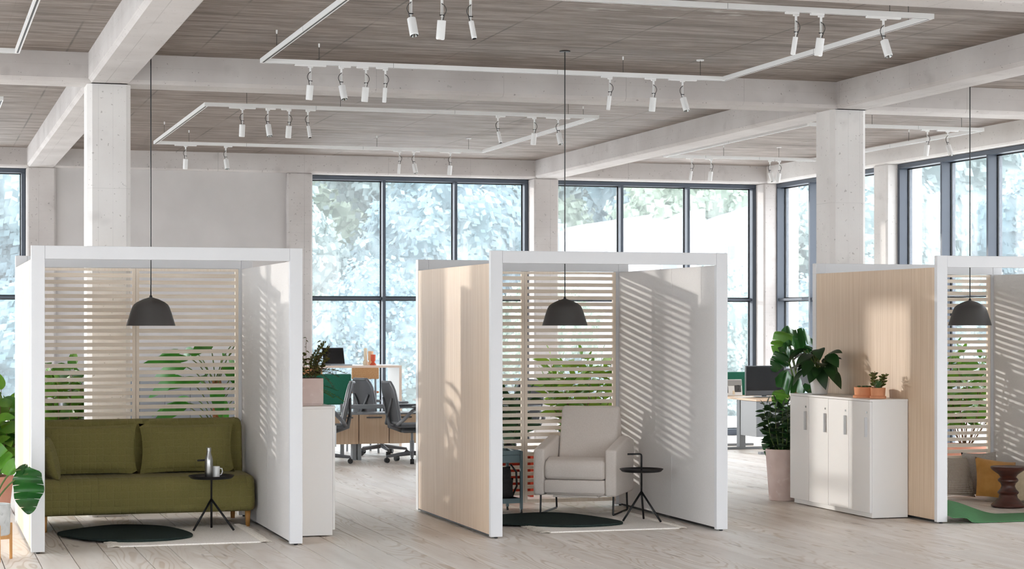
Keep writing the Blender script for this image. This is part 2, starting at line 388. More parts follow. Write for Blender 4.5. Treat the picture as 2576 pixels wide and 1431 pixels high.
def checked(name, c1, c2, sc):
    m = bpy.data.materials.new(name); m.use_nodes = True; nt = m.node_tree; N = nt.nodes; L = nt.links; b = N['Principled BSDF']
    tc = N.new('ShaderNodeTexCoord'); sp = N.new('ShaderNodeSeparateXYZ'); L.new(tc.outputs['Object'], sp.inputs[0])
    o = []
    for ax in (0,1):
        a = N.new('ShaderNodeMath'); a.operation = 'MULTIPLY'; a.inputs[1].default_value = sc; L.new(sp.outputs[ax], a.inputs[0])
        s_ = N.new('ShaderNodeMath'); s_.operation = 'SINE'; L.new(a.outputs[0], s_.inputs[0]); o.append(s_)
    ad = N.new('ShaderNodeMath'); ad.operation = 'ADD'; L.new(o[0].outputs[0], ad.inputs[0]); L.new(o[1].outputs[0], ad.inputs[1])
    rp = N.new('ShaderNodeMapRange'); rp.inputs[1].default_value = -1.2; rp.inputs[2].default_value = 0.6; L.new(ad.outputs[0], rp.inputs[0])
    mx = N.new('ShaderNodeMix'); mx.data_type = 'RGBA'; L.new(rp.outputs[0], mx.inputs[0]); mx.inputs[6].default_value = lin(c2); mx.inputs[7].default_value = lin(c1)
    L.new(mx.outputs[2], b.inputs['Base Color']); b.inputs['Roughness'].default_value = 0.95
    bp = N.new('ShaderNodeBump'); bp.inputs['Strength'].default_value = 0.5; bp.inputs['Distance'].default_value = 0.004; L.new(ad.outputs[0], bp.inputs['Height']); L.new(bp.outputs[0], b.inputs['Normal'])
    M[name] = m
checked('checked_fabric', (206,196,182), (140,124,108), 420)

gm = bpy.data.materials.new('window_glass'); gm.use_nodes = True; M['window_glass'] = gm
_n = gm.node_tree.nodes; _l = gm.node_tree.links
_t = _n.new('ShaderNodeBsdfTransparent'); _t.inputs[0].default_value = (0.975,0.985,0.985,1)
_g = _n.new('ShaderNodeBsdfGlossy'); _g.inputs['Roughness'].default_value = 0.0
_lw = _n.new('ShaderNodeLayerWeight'); _lw.inputs[0].default_value = 0.5
_p = _n.new('ShaderNodeMath'); _p.operation = 'POWER'; _p.inputs[1].default_value = 5.0; _l.new(_lw.outputs['Facing'], _p.inputs[0])
_f = _n.new('ShaderNodeMath'); _f.operation = 'MULTIPLY_ADD'; _f.inputs[1].default_value = 0.45; _f.inputs[2].default_value = 0.025; _l.new(_p.outputs[0], _f.inputs[0])
_m = _n.new('ShaderNodeMixShader'); _l.new(_f.outputs[0], _m.inputs[0]); _l.new(_t.outputs[0], _m.inputs[1]); _l.new(_g.outputs[0], _m.inputs[2])
_d = _n.new('ShaderNodeBsdfTranslucent'); _d.inputs[0].default_value = (0.93,0.97,1.0,1)
_v = _n.new('ShaderNodeMixShader'); _v.inputs[0].default_value = 0.038; _l.new(_m.outputs[0], _v.inputs[1]); _l.new(_d.outputs[0], _v.inputs[2])  # faint translucent veil in the panes imitates outdoor haze
_l.new(_v.outputs[0], _n['Material Output'].inputs[0])
cg = bpy.data.materials.new('clear_glass'); cg.use_nodes = True; M['clear_glass'] = cg
_n = cg.node_tree.nodes; _l = cg.node_tree.links
_t = _n.new('ShaderNodeBsdfTransparent'); _t.inputs[0].default_value = (0.86,0.9,0.9,1)
_g = _n.new('ShaderNodeBsdfGlossy'); _g.inputs['Roughness'].default_value = 0.05
_m = _n.new('ShaderNodeMixShader'); _m.inputs[0].default_value = 0.18; _l.new(_t.outputs[0], _m.inputs[1]); _l.new(_g.outputs[0], _m.inputs[2])
_l.new(_m.outputs[0], _n['Material Output'].inputs[0])

def uv_from(o, fn):
    me = o.data; uv = me.uv_layers.new(name='UV')
    for lp in me.loops:
        uv.data[lp.index].uv = fn(me.vertices[lp.vertex_index].co)
# ---------------------------------------------------------------- the room
ZC, ZB = 3.796, 3.556
XL, XR, YB, YF = -2.03, 11.48, 25.3, -2.0
# floor: boards running in depth over a dark subfloor
fl = struct('floor', MB().box(XL-.3, XR+.4, YF-.3, 25.95, -.12, -.019), 'subfloor', 'pale limed pine plank floor')
rnd = random.Random(4)
PW, X0 = 0.2335, 0.562 - 0.2335*12
pl_cache = {}
def plank_mesh(L):
    k = round(L, 2)
    if k not in pl_cache:
        pl_cache[k] = mesh(MB().box(0.0032, PW-0.0032, 0, k-0.002, -0.019, 0.0), name='plank'); pl_cache[k].materials.append(M['plank_wood'])
    return pl_cache[k]
rest = MB()
i = 0; x = X0
while x < XR + 0.2:
    y = 12.2 - rnd.choice((0.0, 0.9, 1.8, 2.7, 3.6)); cuts = []
    while y < 25.8:
        L = rnd.choice((4.5, 5.1, 5.7)); y1 = min(y+L, 25.9)
        if y1 > 12.2:
            o = obj('plank', plank_mesh(y1-y), None, fl, loc=(x, y, 0))
        else:
            rest.box(x+.0032, x+PW-.0032, y, y1-.002, -.019, 0)
        cuts.append(y); y = y1
    rest.box(x+.0032, x+PW-.0032, YF-.2, cuts[0]-.002, -.019, 0)
    x += PW
ro = obj('plank_run', rest, 'plank_wood', fl); ro['kind'] = 'stuff'

struct('ceiling', MB().box(XL-.4, XR+.5, YF-.4, 26.0, ZC, ZC+.2), 'ceiling_concrete', 'board-marked raw concrete ceiling between white beams')
WIN_B = [(-1.705,1.353),(4.995,8.048),(8.395,11.439)]
def wall_x(name, yin, yout, wins, lo, hi, solid=()):
    mb = MB(); a, b = min(yin,yout), max(yin,yout)
    mb.box(lo, hi, a, b, ZB, ZC+.1)
    xs = lo
    for w0, w1 in sorted(list(wins)+list(solid)):
        mb.box(xs, w0, a, b, -.1, ZB+.01); xs = w1
    mb.box(xs, hi, a, b, -.1, ZB+.01)
    return mb
mb = wall_x('wall_back', YB, 25.85, WIN_B, XL-.45, XR+.5, solid=[(1.706,4.655)])
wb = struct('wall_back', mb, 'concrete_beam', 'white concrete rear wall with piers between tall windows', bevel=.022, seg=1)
inf = obj('infill', MB().box(1.70,4.66,YB+.07,25.8,-.1,ZB+.01), 'plaster', wb); inf['label'] = 'plain smooth plastered bay of the rear wall'
WIN_F = [(-1.705,1.353),(1.75,4.62),(4.995,8.048),(8.395,11.439)]  # unseen front openings, added to let fill light reach the pod fronts
struct('wall_front', wall_x('wall_front', YF, YF-.5, WIN_F, XL-.45, XR+.5), 'concrete')
WIN_S = [(22.1,25.33),(18.55,21.75),(15.0,18.2),(11.45,14.65),(7.9,11.1),(4.35,7.55),(0.8,4.0)]
def wall_y(xin, xout, wins, lo, hi):
    mb = MB(); a, b = min(xin,xout), max(xin,xout)
    mb.box(a, b, lo, hi, ZB, ZC+.1); ys = lo
    for w0, w1 in sorted(wins):
        mb.box(a, b, ys, w0, -.1, ZB+.01); ys = w1
    mb.box(a, b, ys, hi, -.1, ZB+.01)
    return mb
struct('wall_right', wall_y(XR, XR+.5, WIN_S, YF-.45, 25.8), 'concrete', 'white concrete right wall with large windows', bevel=.022, seg=1)
struct('wall_left', wall_y(XL, XL-.5, WIN_S, YF-.45, 25.8), 'concrete', bevel=.022, seg=1)
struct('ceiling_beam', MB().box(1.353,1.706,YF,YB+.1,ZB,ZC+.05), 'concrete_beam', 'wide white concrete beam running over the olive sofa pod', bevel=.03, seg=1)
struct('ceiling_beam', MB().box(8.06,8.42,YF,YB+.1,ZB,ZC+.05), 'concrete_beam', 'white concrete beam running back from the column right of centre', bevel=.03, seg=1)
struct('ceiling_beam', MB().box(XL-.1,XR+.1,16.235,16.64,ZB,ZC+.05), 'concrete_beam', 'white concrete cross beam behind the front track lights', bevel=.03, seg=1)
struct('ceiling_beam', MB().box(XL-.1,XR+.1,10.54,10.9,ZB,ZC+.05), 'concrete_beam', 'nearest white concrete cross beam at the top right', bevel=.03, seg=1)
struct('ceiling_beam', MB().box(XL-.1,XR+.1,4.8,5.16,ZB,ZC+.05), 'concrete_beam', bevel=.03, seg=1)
struct('column', MB().box(1.353,1.706,16.33,16.69,-.015,ZC-.1), 'concrete', 'white board-marked concrete column behind the olive sofa pod', bevel=.04, seg=1)
struct('column', MB().box(8.06,8.42,16.33,16.69,-.015,ZC-.1), 'concrete', 'white concrete column behind the right-hand pod', bevel=.04, seg=1)

# windows: width along local x, outwards along local y
FH, FW, FD, GY = 3.553, 0.055, 0.18, 0.13
wc = {}
def win_parts(w):
    k = round(w,3)
    if k in wc: return wc[k]
    zb0, zm0, zm1, zt = 0.09, 1.903, 1.937, FH-FW
    fr = MB().box(0,w,0,FD,0,zb0).box(0,w,0,FD,zt,FH).box(0,FW,0,FD,zb0,zt).box(w-FW,w,0,FD,zb0,zt)
    lw = (w-2*FW-2*0.04)/3
    d = {'frame': mesh(fr, name='frame'), 'lw': lw}
    d['mullion'] = mesh(MB().box(0,.04,0,FD,zb0,zt), name='mullion')
    d['transom'] = mesh(MB().box(0,lw,0.02,FD,zm0,zm1), name='transom')
    g = 0.014
    for nm, a, b in (('lo',zb0,zm0),('hi',zm1,zt)):
        d['pane'+nm] = mesh(MB().box(0,lw,GY,GY+.012,a,b), name='pane')
        d['gasket'+nm] = mesh(MB().box(0,g,GY-.016,GY,a,b).box(lw-g,lw,GY-.016,GY,a,b).box(g,lw-g,GY-.016,GY,a,a+g).box(g,lw-g,GY-.016,GY,b-g,b), name='gasket')
    for k2, mm in (('frame','window_frame'),('mullion','window_frame'),('transom','window_frame'),('panelo','window_glass'),('panehi','window_glass'),('gasketlo','gasket'),('gaskethi','gasket')):
        d[k2].materials.append(M[mm])
    wc[k] = d; return d
wn = [0]
def window(loc, rz, w, label):
    wn[0] += 1; d = win_parts(w)
    t = bpy.data.objects.new('window_%d' % wn[0], None); COL.objects.link(t); t.location = loc; t.rotation_euler = (0,0,rz)
    t['kind'] = 'structure'; t['label'] = label
    obj('frame', d['frame'], None, t, bevel=.004, seg=1); lw = d['lw']
    for q in range(3):
        x = FW + q*(lw+.04)
        if q: obj('mullion', d['mullion'], None, t, loc=(x-.04,0,0))
        obj('transom', d['transom'], None, t, loc=(x,0,0))
        for nm in ('lo','hi'):
            p = obj('pane', d['pane'+nm], None, t, loc=(x,0,0)); obj('gasket', d['gasket'+nm], None, p)
window((4.99,25.57,0), 0, 3.058, 'tall dark-framed window left of centre in the rear wall')
window((8.381,25.57,0), 0, 3.058, 'tall dark-framed window right of centre in the rear wall')
window((-1.705,25.57,0), 0, 3.058, 'dark-framed window at the far left of the rear wall')
nm_r = ['corner window of the right wall, next to the rear wall', 'large window high behind the right-hand pod']
for q, (a, b) in enumerate(WIN_S):
    window((11.63,b,0), R(-90), b-a, nm_r[q] if q < 2 else 'side window of the right wall beyond the picture')
    window((-2.18,a,0), R(90), b-a, 'side window of the left wall beyond the picture')
for a, b in WIN_F:
    window((b,YF-.27,0), R(180), b-a, 'unseen front window added behind the viewer for fill light')

# ---------------------------------------------------------------- outdoors
pm('paving', (206,206,204), (214,214,212), rough=0.9, n=0.6, world_co=True)
gr = struct('ground', MB().box(-90,120,-60,150,-.6,-.3), 'paving', 'pale paved ground outside the windows')
def crownmat(name, a, b_, c_):  # pale crown tones carry the outdoor haze in their colour
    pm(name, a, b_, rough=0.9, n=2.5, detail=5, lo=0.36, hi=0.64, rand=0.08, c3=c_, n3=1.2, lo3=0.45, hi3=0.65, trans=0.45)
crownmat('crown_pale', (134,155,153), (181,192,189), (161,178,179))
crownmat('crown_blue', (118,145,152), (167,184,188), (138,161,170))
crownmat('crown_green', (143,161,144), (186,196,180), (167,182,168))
def crown_mesh(seed):
    """lumpy crown: a displaced core wrapped in thousands of leaf tufts"""
    r_ = random.Random(seed); off = Vector((seed*13.1, seed*7.7, seed*3.3)); mb = MB()
    def rad(n): return 1 + 0.34*noise.noise(n*1.7+off) + 0.24*noise.noise(n*4+off) + 0.12*noise.noise(n*9+off)
    import bmesh
    bm = bmesh.new(); bmesh.ops.create_icosphere(bm, subdivisions=4, radius=1.0)
    for v in bm.verts: n = v.co.normalized(); v.co = n*rad(n)*.95; v.co.z *= 1.15
    mb.add([tuple(v.co) for v in bm.verts], [tuple(v.index for v in f.verts) for f in bm.faces]); bm.free()
    for k in range(7000):
        n = Vector((r_.gauss(0,1), r_.gauss(0,1), r_.gauss(0,1))).normalized(); p = n*rad(n)*r_.uniform(.93,1.05); p.z *= 1.15
        d = (n+Vector((r_.gauss(0,.7), r_.gauss(0,.7), r_.gauss(0,.7)))).normalized(); a = d.orthogonal().normalized(); b = d.cross(a); q = r_.uniform(.03,.065)
        mb.add([p+a*q, p+b*q*.7, p-a*q, p-b*q*.7], [(0,1,2,3)])
    return mesh(mb, False, 'crown')
crowns = []
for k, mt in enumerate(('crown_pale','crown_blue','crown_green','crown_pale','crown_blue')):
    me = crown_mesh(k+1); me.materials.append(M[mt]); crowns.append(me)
trunk_me = mesh(MB().tube([(0,0,0),(0.05,0,1.5),(0,0.05,3.2)], [.2,.16,.12], 8), name='trunk'); trunk_me.materials.append(M['stem_brown'])
rt = random.Random(11)
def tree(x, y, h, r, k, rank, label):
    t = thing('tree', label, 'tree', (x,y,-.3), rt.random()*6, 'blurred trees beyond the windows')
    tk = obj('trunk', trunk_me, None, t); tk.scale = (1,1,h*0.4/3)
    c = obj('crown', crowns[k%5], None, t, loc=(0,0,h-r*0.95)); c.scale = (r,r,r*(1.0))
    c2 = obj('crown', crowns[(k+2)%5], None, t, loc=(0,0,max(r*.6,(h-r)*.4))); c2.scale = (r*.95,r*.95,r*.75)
k = 0
for row, (y, hs, x0, x1, st) in enumerate(((38.0,(2.4,3.0),5.5,32,3.2),(45,(5.2,6.6),2.0,40,5.4),(57,(9.0,11.0),-1.0,50,8.0),(72,(14,16),-4,64,11.5),(92,(19,22),2,84,14))):
    x = x0
    while x < x1:
        h = rt.uniform(*hs)
        tree(x+rt.uniform(-.5,.5), y+rt.uniform(-.6,.6), h, (1.25,2.2,3.3,5.0,7.0)[row]*rt.uniform(.9,1.1), k, row,
             ('low pale shrub-like tree just beyond the rear windows','hazy pale green tree standing outside the windows','tall bluish tree in the third row outside','tall hazy tree in the fourth row outside','tallest hazy tree in the last row outside')[row])
        k += 1; x += st*rt.uniform(.95,1.1)
pm('render_white', (150,153,160), rough=0.8)
pm('far_glass', (104,112,128), rough=0.3)
bl = thing('building', 'pale rendered building with sloping roof seen through the right rear window', 'building', (16.6,41.5,-.3))
obj('wall', MB().extr([(-2.2,0),(-2.2,4.0),(-.6,4.35),(-.6,3.9),(.7,4.5),(.7,4.1),(2.4,4.7),(2.4,0)], 'y', 0, 5), 'render_white', bl)
for q, (wx, wz) in enumerate(((-1.7,3.0),(-.4,3.0),(.3,2.2),(1.2,3.2),(1.9,2.0),(-1.2,1.6))):
    wo = obj('window', MB().box(wx,wx+.45,-.06,.02,wz,wz+.5), 'render_white', bl); obj('pane', MB().box(wx+.05,wx+.40,-.07,-.05,wz+.05,wz+.45), 'far_glass', wo)
# ---------------------------------------------------------------- the three pods
PWD, PST, YP0, YP1, HP = 1.895, 0.092, 13.865, 16.045, 2.13
slat_cache = {}
def screen_leaf(parent, xa, xb):
    """slatted oak leaf between local x xa and xb"""
    y0, y1, z0, z1 = YP1-YP0+.012, YP1-YP0+.042, .045, 2.036
    st = .0255
    fr = obj('slatted_screen', MB().box(xa,xb,y0,y1,z1-.021,z1).box(xa,xb,y0,y1,z0,z0+.03).box(xa,xa+st,y0,y1,z0+.03,z1-.021).box(xb-st,xb,y0,y1,z0+.03,z1-.021), 'oak_stile', parent)
    w = round(xb-xa-2*st, 3)
    if w not in slat_cache:
        slat_cache[w] = mesh(MB().box(0,w,0,.022,-.016,.016), name='slat'); slat_cache[w].materials.append(M['oak_slat'])
    for k in range(35):
        z = 1.979 - k*.0561
        if z < z0+.05: break
        obj('slat', slat_cache[w], None, fr, loc=(xa+st, y0+.004, z))
    return fr
def pod(x0, label):
    t = thing('privacy_pod', label, 'pod', (x0,YP0,0), 0, 'white framed pods with slatted oak back screens')
    D = YP1-YP0
    for xx in (0, PWD-PST):
        p = obj('post', MB().box(xx,xx+PST,0,.046,.012,HP), 'white_paint', t, bevel=.0025)
        obj('foot', MB().lathe([(.011,0),(.014,.003),(.014,.008),(.006,.009),(.006,.014)],12,(xx+.046,.023,0)), 'black_plastic', p)
    for xx, w in ((0,PST+.022),(PWD-PST-.022,PST+.022)):
        p = obj('post', MB().box(xx,xx+w,D,D+.075,.012,2.04).box(0 if xx==0 else PWD-PST,PST if xx==0 else PWD,D,D+.075,2.04,HP), 'white_paint', t, bevel=.0025)
        obj('foot', MB().lathe([(.011,0),(.014,.003),(.014,.008),(.006,.009),(.006,.014)],12,(xx+.05,D+.035,0)), 'black_plastic', p)
    obj('header', MB().box(PST+.001,PWD-PST-.001,.002,.046,2.038,HP-.0005), 'white_paint', t, bevel=.002)
    obj('header', MB().box(PST+.001,PWD-PST-.001,D+.002,D+.075,2.040,HP-.0005), 'white_paint', t, bevel=.002)
    for side in (0,1):
        a = 0 if side == 0 else PWD-PST
        core = obj('side_wall', MB().box(a+.012,a+PST-.012,.046,D,.03,2.034), 'white_paint', t)
        xo = (a+.003,a+.012) if side == 0 else (a+PST-.012,a+PST-.003)
        xi = (a+PST-.012,a+PST-.003) if side == 0 else (a+.003,a+.012)
        obj('wood_panel', MB().box(xo[0],xo[1],.048,D-.001,.026,2.036), 'oak_panel', core, bevel=.001, seg=1)
        m_ = .048+(D-.048)*.42
        obj('fabric_panel', MB().box(xi[0],xi[1],.048,m_-.0015,.026,2.036), 'fabric_panel', core, bevel=.002, seg=1)
        obj('fabric_panel', MB().box(xi[0],xi[1],m_+.0015,D-.001,.026,2.036), 'fabric_panel', core, bevel=.002, seg=1)
        obj('gap_shade', MB().box(a+.025,a+PST-.025,.05,D-.002,.006,.03), 'black_plastic', core)  # black strip stands in for the shade in the gap under the wall
    xa, xb = PST+.022, PWD-PST-.022; xm = (xa+xb)/2
    screen_leaf(t, xa, xm-.0012); screen_leaf(t, xm+.0012, xb)
    return t
PODX = (0.769, 4.071, 7.765)
pod(PODX[0], 'white framed pod on the left holding the olive sofa')
pod(PODX[1], 'white framed pod in the middle holding the cream armchair')
pod(PODX[2], 'white framed pod on the right holding floor cushions, cut by the picture edge')

# ---------------------------------------------------------------- pendants
def pendant(x, label, canopy=True):
    z0 = 1.574; y = 15.02
    t = thing('pendant_lamp', label, 'lamp', (x,y,z0), 0, 'dark bell pendants over the pods')
    prof = [(.184,0),(.181,.012),(.155,.098),(.140,.140),(.128,.160),(.105,.178),(.060,.200),(.016,.214),(.004,.217)]
    sh = obj('lamp_shade', MB().lathe(prof,48,cap=False), 'pendant_paint', t, smooth=True)
    inn = [(r-.004,max(z-.004,0)) for r,z in prof[:-1]]+[(.001,.21)]
    obj('lamp_liner', MB().lathe(inn,48,cap=False), 'pendant_inside', t, smooth=True)
    obj('rim', MB().lathe([(.180,.0),(.184,-.001),(.184,.002)],48,cap=False), 'pendant_paint', t)
    obj('bulb', MB().lathe([(.0,.09),(.02,.094),(.032,.115),(.028,.14),(.016,.155),(.016,.2)],16), 'lamp_white', t, smooth=True)
    top = (ZC if canopy else ZB)
    obj('cord', MB().tube([(0,0,.214),(0,0,top-z0-.002)], .0048, 8), 'black_plastic', t)
    obj('cord_grip', MB().lathe([(.012,.212),(.010,.226),(.005,.232)],12), 'black_plastic', t)
    obj('ceiling_cup', MB().lathe([(.044,top-z0-.008),(.044,top-z0),(0,top-z0)],24), 'black_metal', t)
pendant(1.718, 'dark grey bell pendant hanging over the olive sofa')
pendant(5.036, 'dark grey bell pendant hanging over the cream armchair')
pendant(8.73, 'dark grey bell pendant hanging over the floor cushions')

# ---------------------------------------------------------------- track lights
def track(x0, x1, y0, y1, label, slots=True, wires=()):
    zb, zt, w = 3.627, 3.662, .034
    t = thing('lighting_track', label, 'track light', (0,0,zb), 0, 'white rectangular lighting tracks')
    for (a,b,c_,d) in ((x0,x1,y0,y0+w),(x0,x1,y1-w,y1)):
        o = obj('rail', MB().box(a,b,c_,d,.004,zt-zb).box(a,b,c_,c_+.010,0,.004).box(a,b,d-.010,d,0,.004), 'lamp_white', t)
        obj('slot', MB().box(a+w,b-w,c_+.010,d-.010,.0004,.0046), 'black_plastic', o)
        for f in (.27,.62): obj('joint', MB().box(a+(b-a)*f,a+(b-a)*f+.003,c_-.0006,d+.0006,-.0006,zt-zb+.0006), 'grey_metal', o)
    for a in (x0, x1-w):
        o = obj('rail', MB().box(a,a+w,y0+w,y1-w,.004,zt-zb).box(a,a+.010,y0+w,y1-w,0,.004).box(a+w-.010,a+w,y0+w,y1-w,0,.004), 'lamp_white', t)
        obj('slot', MB().box(a+.010,a+w-.010,y0+w,y1-w,.0004,.0046), 'black_plastic', o)
        obj('joint', MB().box(a-.0006,a+w+.0006,(y0+y1)/2,(y0+y1)/2+.003,-.0006,zt-zb+.0006), 'grey_metal', o)
    for (wx, wy, cup) in wires:
        o = obj('wire', MB().tube([(wx,wy,zt-zb-.002),(wx,wy,ZC-zb)], .0022, 6), 'cable_grey', t)
        if cup: obj('ceiling_cup', MB().lathe([(.032,ZC-zb-.010),(.032,ZC-zb),(0,ZC-zb)],20,(wx,wy,0)), 'lamp_white', o)
        else: obj('ceiling_cup', MB().lathe([(.005,ZC-zb-.03),(.007,ZC-zb-.012),(.007,ZC-zb)],10,(wx,wy,0)), 'lamp_white', o)
    return t
track(2.585,6.52,11.68,15.21,'large white rectangular track in the front ceiling bay',wires=[(6.287,15.19,1),(5.60,15.19,0),(2.603,14.572,0),(3.05,15.19,0),(6.5,12.0,0),(6.2,11.7,0),(3.0,11.7,0),(2.603,12.3,0)])
track(2.60,6.52,18.37,22.48,'white rectangular track in the rear middle ceiling bay',wires=[(6.32,22.46,1),(2.617,21.6,0),(5.2,22.46,0),(3.0,22.46,0),(3.0,18.39,0),(3.9,18.39,0),(6.2,18.39,0),(6.5,18.8,0)])
track(8.80,10.86,18.39,22.46,'white rectangular track in the rear right ceiling bay',wires=[(10.35,22.44,1),(9.6,22.44,0),(9.55,18.41,0),(10.6,18.41,0),(10.84,20.,0)])
track(-1.4,0.758,11.68,15.21,'white track corner at the top left edge of the picture',wires=[(.3,15.19,0),(.74,12.2,0)])
track(-1.4,0.776,18.43,22.48,'small white track corner showing at the left picture edge',wires=[(.3,22.46,0),(.3,18.45,0)])

def spot(x, y, kind, tilt_x, tilt_y, label, flip=1, long=.30):
    """kind: 'wide' head r .033, 'slim' head r .02; tilt in radians about x / y"""
    zb = 3.627
    t = thing('track_spotlight', label, 'spotlight', (x,y,zb), 0, 'white spotlights clipped to the ceiling tracks')
    r = .027 if kind != 'slim' else .0165
    la, lb = (-.125,.125) if kind == 'wide_long' else ((-.02,.075) if flip > 0 else (-.075,.02))
    ad = obj('adapter', MB().box(la,lb,-.014,.014,-.013,.002).box(-.02,.02,-.010,.010,-.024,-.013), 'lamp_white', t, bevel=.003)
    obj('stem', MB().tube([(0,0,-.02),(0,0,-.052)], .008, 10).tube([(-.005,0,-.045),(-.005,0,-.14)], .0027, 6).tube([(.005,0,-.045),(.005,0,-.14)], .0027, 6), 'lamp_white', t)
    obj('pivot', MB().tube([(-.015,0,-.128),(.015,0,-.128)], .0038, 8), 'black_plastic', t)
    m = Matrix.Translation((0,0,-.14)) @ Matrix.Rotation(tilt_y,4,'Y') @ Matrix.Rotation(tilt_x,4,'X')
    hl = .118
    def rot(mb): mb.v = [tuple(m @ Vector(p)) for p in mb.v]; return mb
    obj('lamp_head', rot(MB().lathe([(r*.55,-.02),(r,-.022),(r,-.02-hl+.006),(r-.003,-.02-hl)],24,cap=False).lathe([(0,-.021),(r*.99,-.021)],24,cap=False)), 'lamp_white', t, smooth=False)
    obj('reflector', rot(MB().lathe([(r-.003,-.02-hl),(r*.62,-hl+.012)],24,cap=False)), 'chrome', t, smooth=True)
    obj('lens', rot(MB().lathe([(r*.63,-hl+.010),(0,-hl+.004)],20,cap=False)), 'lens_glass', t, smooth=True)
    obj('rod', rot(MB().tube([(0,0,.012),(0,0,-.03)], .004, 6)), 'lamp_white', t)
    pts = [(0.004*flip,0,-.055)]+[(-(.022)*flip*math.sin(math.pi*q/6)-.004*flip,-.006,-.055-.014*q) for q in range(1,6)]
    e = m @ Vector((-.008*flip,0,-.022)); pts.append((e.x,e.y,e.z))
    obj('cable', MB().tube(pts, .0028, 6), 'cable_grey', t)
ORD = ['first','second','third','fourth','fifth','sixth','seventh']
def spots(y, items, where):
    for q, (x, kind, tx, ty, fl_) in enumerate(items):
        spot(x, y, kind, tx, ty, '%s white track spotlight from the left on %s' % (ORD[q], where), fl_)
spots(15.19, [(2.981,'wide_long',.12,.06,1),(3.229,'wide',-.35,-.12,1),(3.428,'wide',.12,.06,-1),(3.586,'slim',.10,.05,-1),(5.485,'slim',.12,.08,-1),(5.869,'wide',.12,.06,-1),(6.128,'wide_long',-.35,-.14,1)], 'the rear rail of the front track')
spots(11.70, [(2.923,'wide_long',-.35,-.08,1),(3.121,'wide',.08,.06,-1),(3.305,'slim',-.3,-.10,1),(5.518,'slim',.10,.12,-1),(5.698,'wide',.12,.10,-1),(6.153,'wide_long',-.35,-.12,1)], 'the nearest rail at the picture top')
spots(18.39, [(2.959,'wide_long',.12,.03,1),(3.2,'wide',-.35,-.08,1),(3.404,'wide',.12,.05,-1),(3.584,'slim',-.3,-.10,1),(5.474,'slim',-.3,-.12,1),(5.849,'wide',.12,.06,-1),(6.096,'wide_long',-.35,-.10,1)], 'the near rail of the rear middle track')
spots(22.46, [(2.962,'wide_long',.12,.02,1),(3.421,'wide',-.35,-.08,1),(5.473,'slim',.12,.05,-1),(5.647,'wide',-.35,-.10,1),(6.094,'wide_long',.12,.06,1)], 'the far rail of the rear middle track')
spots(22.44, [(9.175,'slim',.12,.12,-1),(9.433,'wide',.12,.08,-1),(10.225,'wide',-.35,-.14,1),(10.355,'wide',.12,.12,-1)], 'the far rail of the rear right track')
spots(18.41, [(10.196,'wide',.12,.08,-1),(10.435,'wide_long',-.35,-.12,1)], 'the near rail of the rear right track')
# ---------------------------------------------------------------- furniture in the sofa pod
def sweep(name, prof, x0, x1, m, parent, endr=.04, nx=10, closed=True):
    """upholstered body: closed (y,z) profile swept along x with rounded ends, arc-length UVs"""
    cy = sum(p[0] for p in prof)/len(prof); cz = sum(p[1] for p in prof)/len(prof)
    n = len(prof); cum = [0]
    for k in range(n): cum.append(cum[-1] + math.dist(prof[k], prof[(k+1)%n]))
    xs = []
    for q in range(5):
        a = math.pi/2*q/4; xs.append((x0+endr*(1-math.sin(a)), endr*(1-math.cos(a))))
    xs = [(x0+endr*(1-math.sin(math.pi/2*q/4)), math.cos(math.pi/2*q/4)) for q in range(4,-1,-1)]
    body = [(x, 1-f) for x, f in []]
    cols = []
    for q in range(5):
        a = math.pi/2*(1-q/4); cols.append((x0+endr*(1-math.cos(math.pi/2*q/4)) if False else x0+endr*(1-math.sin(a)), endr*(1-math.cos(a))))
    cols = [(x0+endr*(1-math.cos(math.pi/2*q/4)), endr*(1-math.sin(math.pi/2*q/4))) for q in range(5)]
    cols += [(x1-c+x0, i_) for c, i_ in reversed(cols)]
    vs = []; uvs = []
    for x, ins in cols:
        for k, (y, z) in enumerate(prof):
            d = Vector((y-cy, z-cz)); L = d.length
            f = max(0.0,(L-ins)/L) if L > 1e-6 else 1
            vs.append((x, cy+d.x*f, cz+d.y*f)); uvs.append((x, cum[k]))
    fs = []; fu = []
    C = len(cols)
    for i in range(C-1):
        for k in range(n):
            k2 = (k+1)%n
            fs.append((i*n+k, i*n+k2, (i+1)*n+k2, (i+1)*n+k))
            fu.append(((cols[i][0],cum[k]),(cols[i][0],cum[k+1]),(cols[i+1][0],cum[k+1]),(cols[i+1][0],cum[k])))
    for i, rev in ((0,False),(C-1,True)):
        f = tuple(i*n+k for k in range(n)); u = tuple((prof[k][0],prof[k][1]) for k in range(n))
        fs.append(tuple(reversed(f)) if not rev else f); fu.append(tuple(reversed(u)) if not rev else u)
    me = bpy.data.meshes.new(name); me.from_pydata(vs, [], fs)
    uv = me.uv_layers.new(name='UV'); li = 0
    for pi, p in enumerate(me.polygons):
        for q, l_ in enumerate(p.loop_indices): uv.data[l_].uv = fu[pi][q]
        p.use_smooth = True
    me.materials.append(M[m])
    import bmesh
    bm = bmesh.new(); bm.from_mesh(me); bmesh.ops.recalc_face_normals(bm, faces=bm.faces); bm.to_mesh(me); bm.free()
    for p in me.polygons: p.use_smooth = True
    o = bpy.data.objects.new(name, me); COL.objects.link(o); o.parent = parent; return o
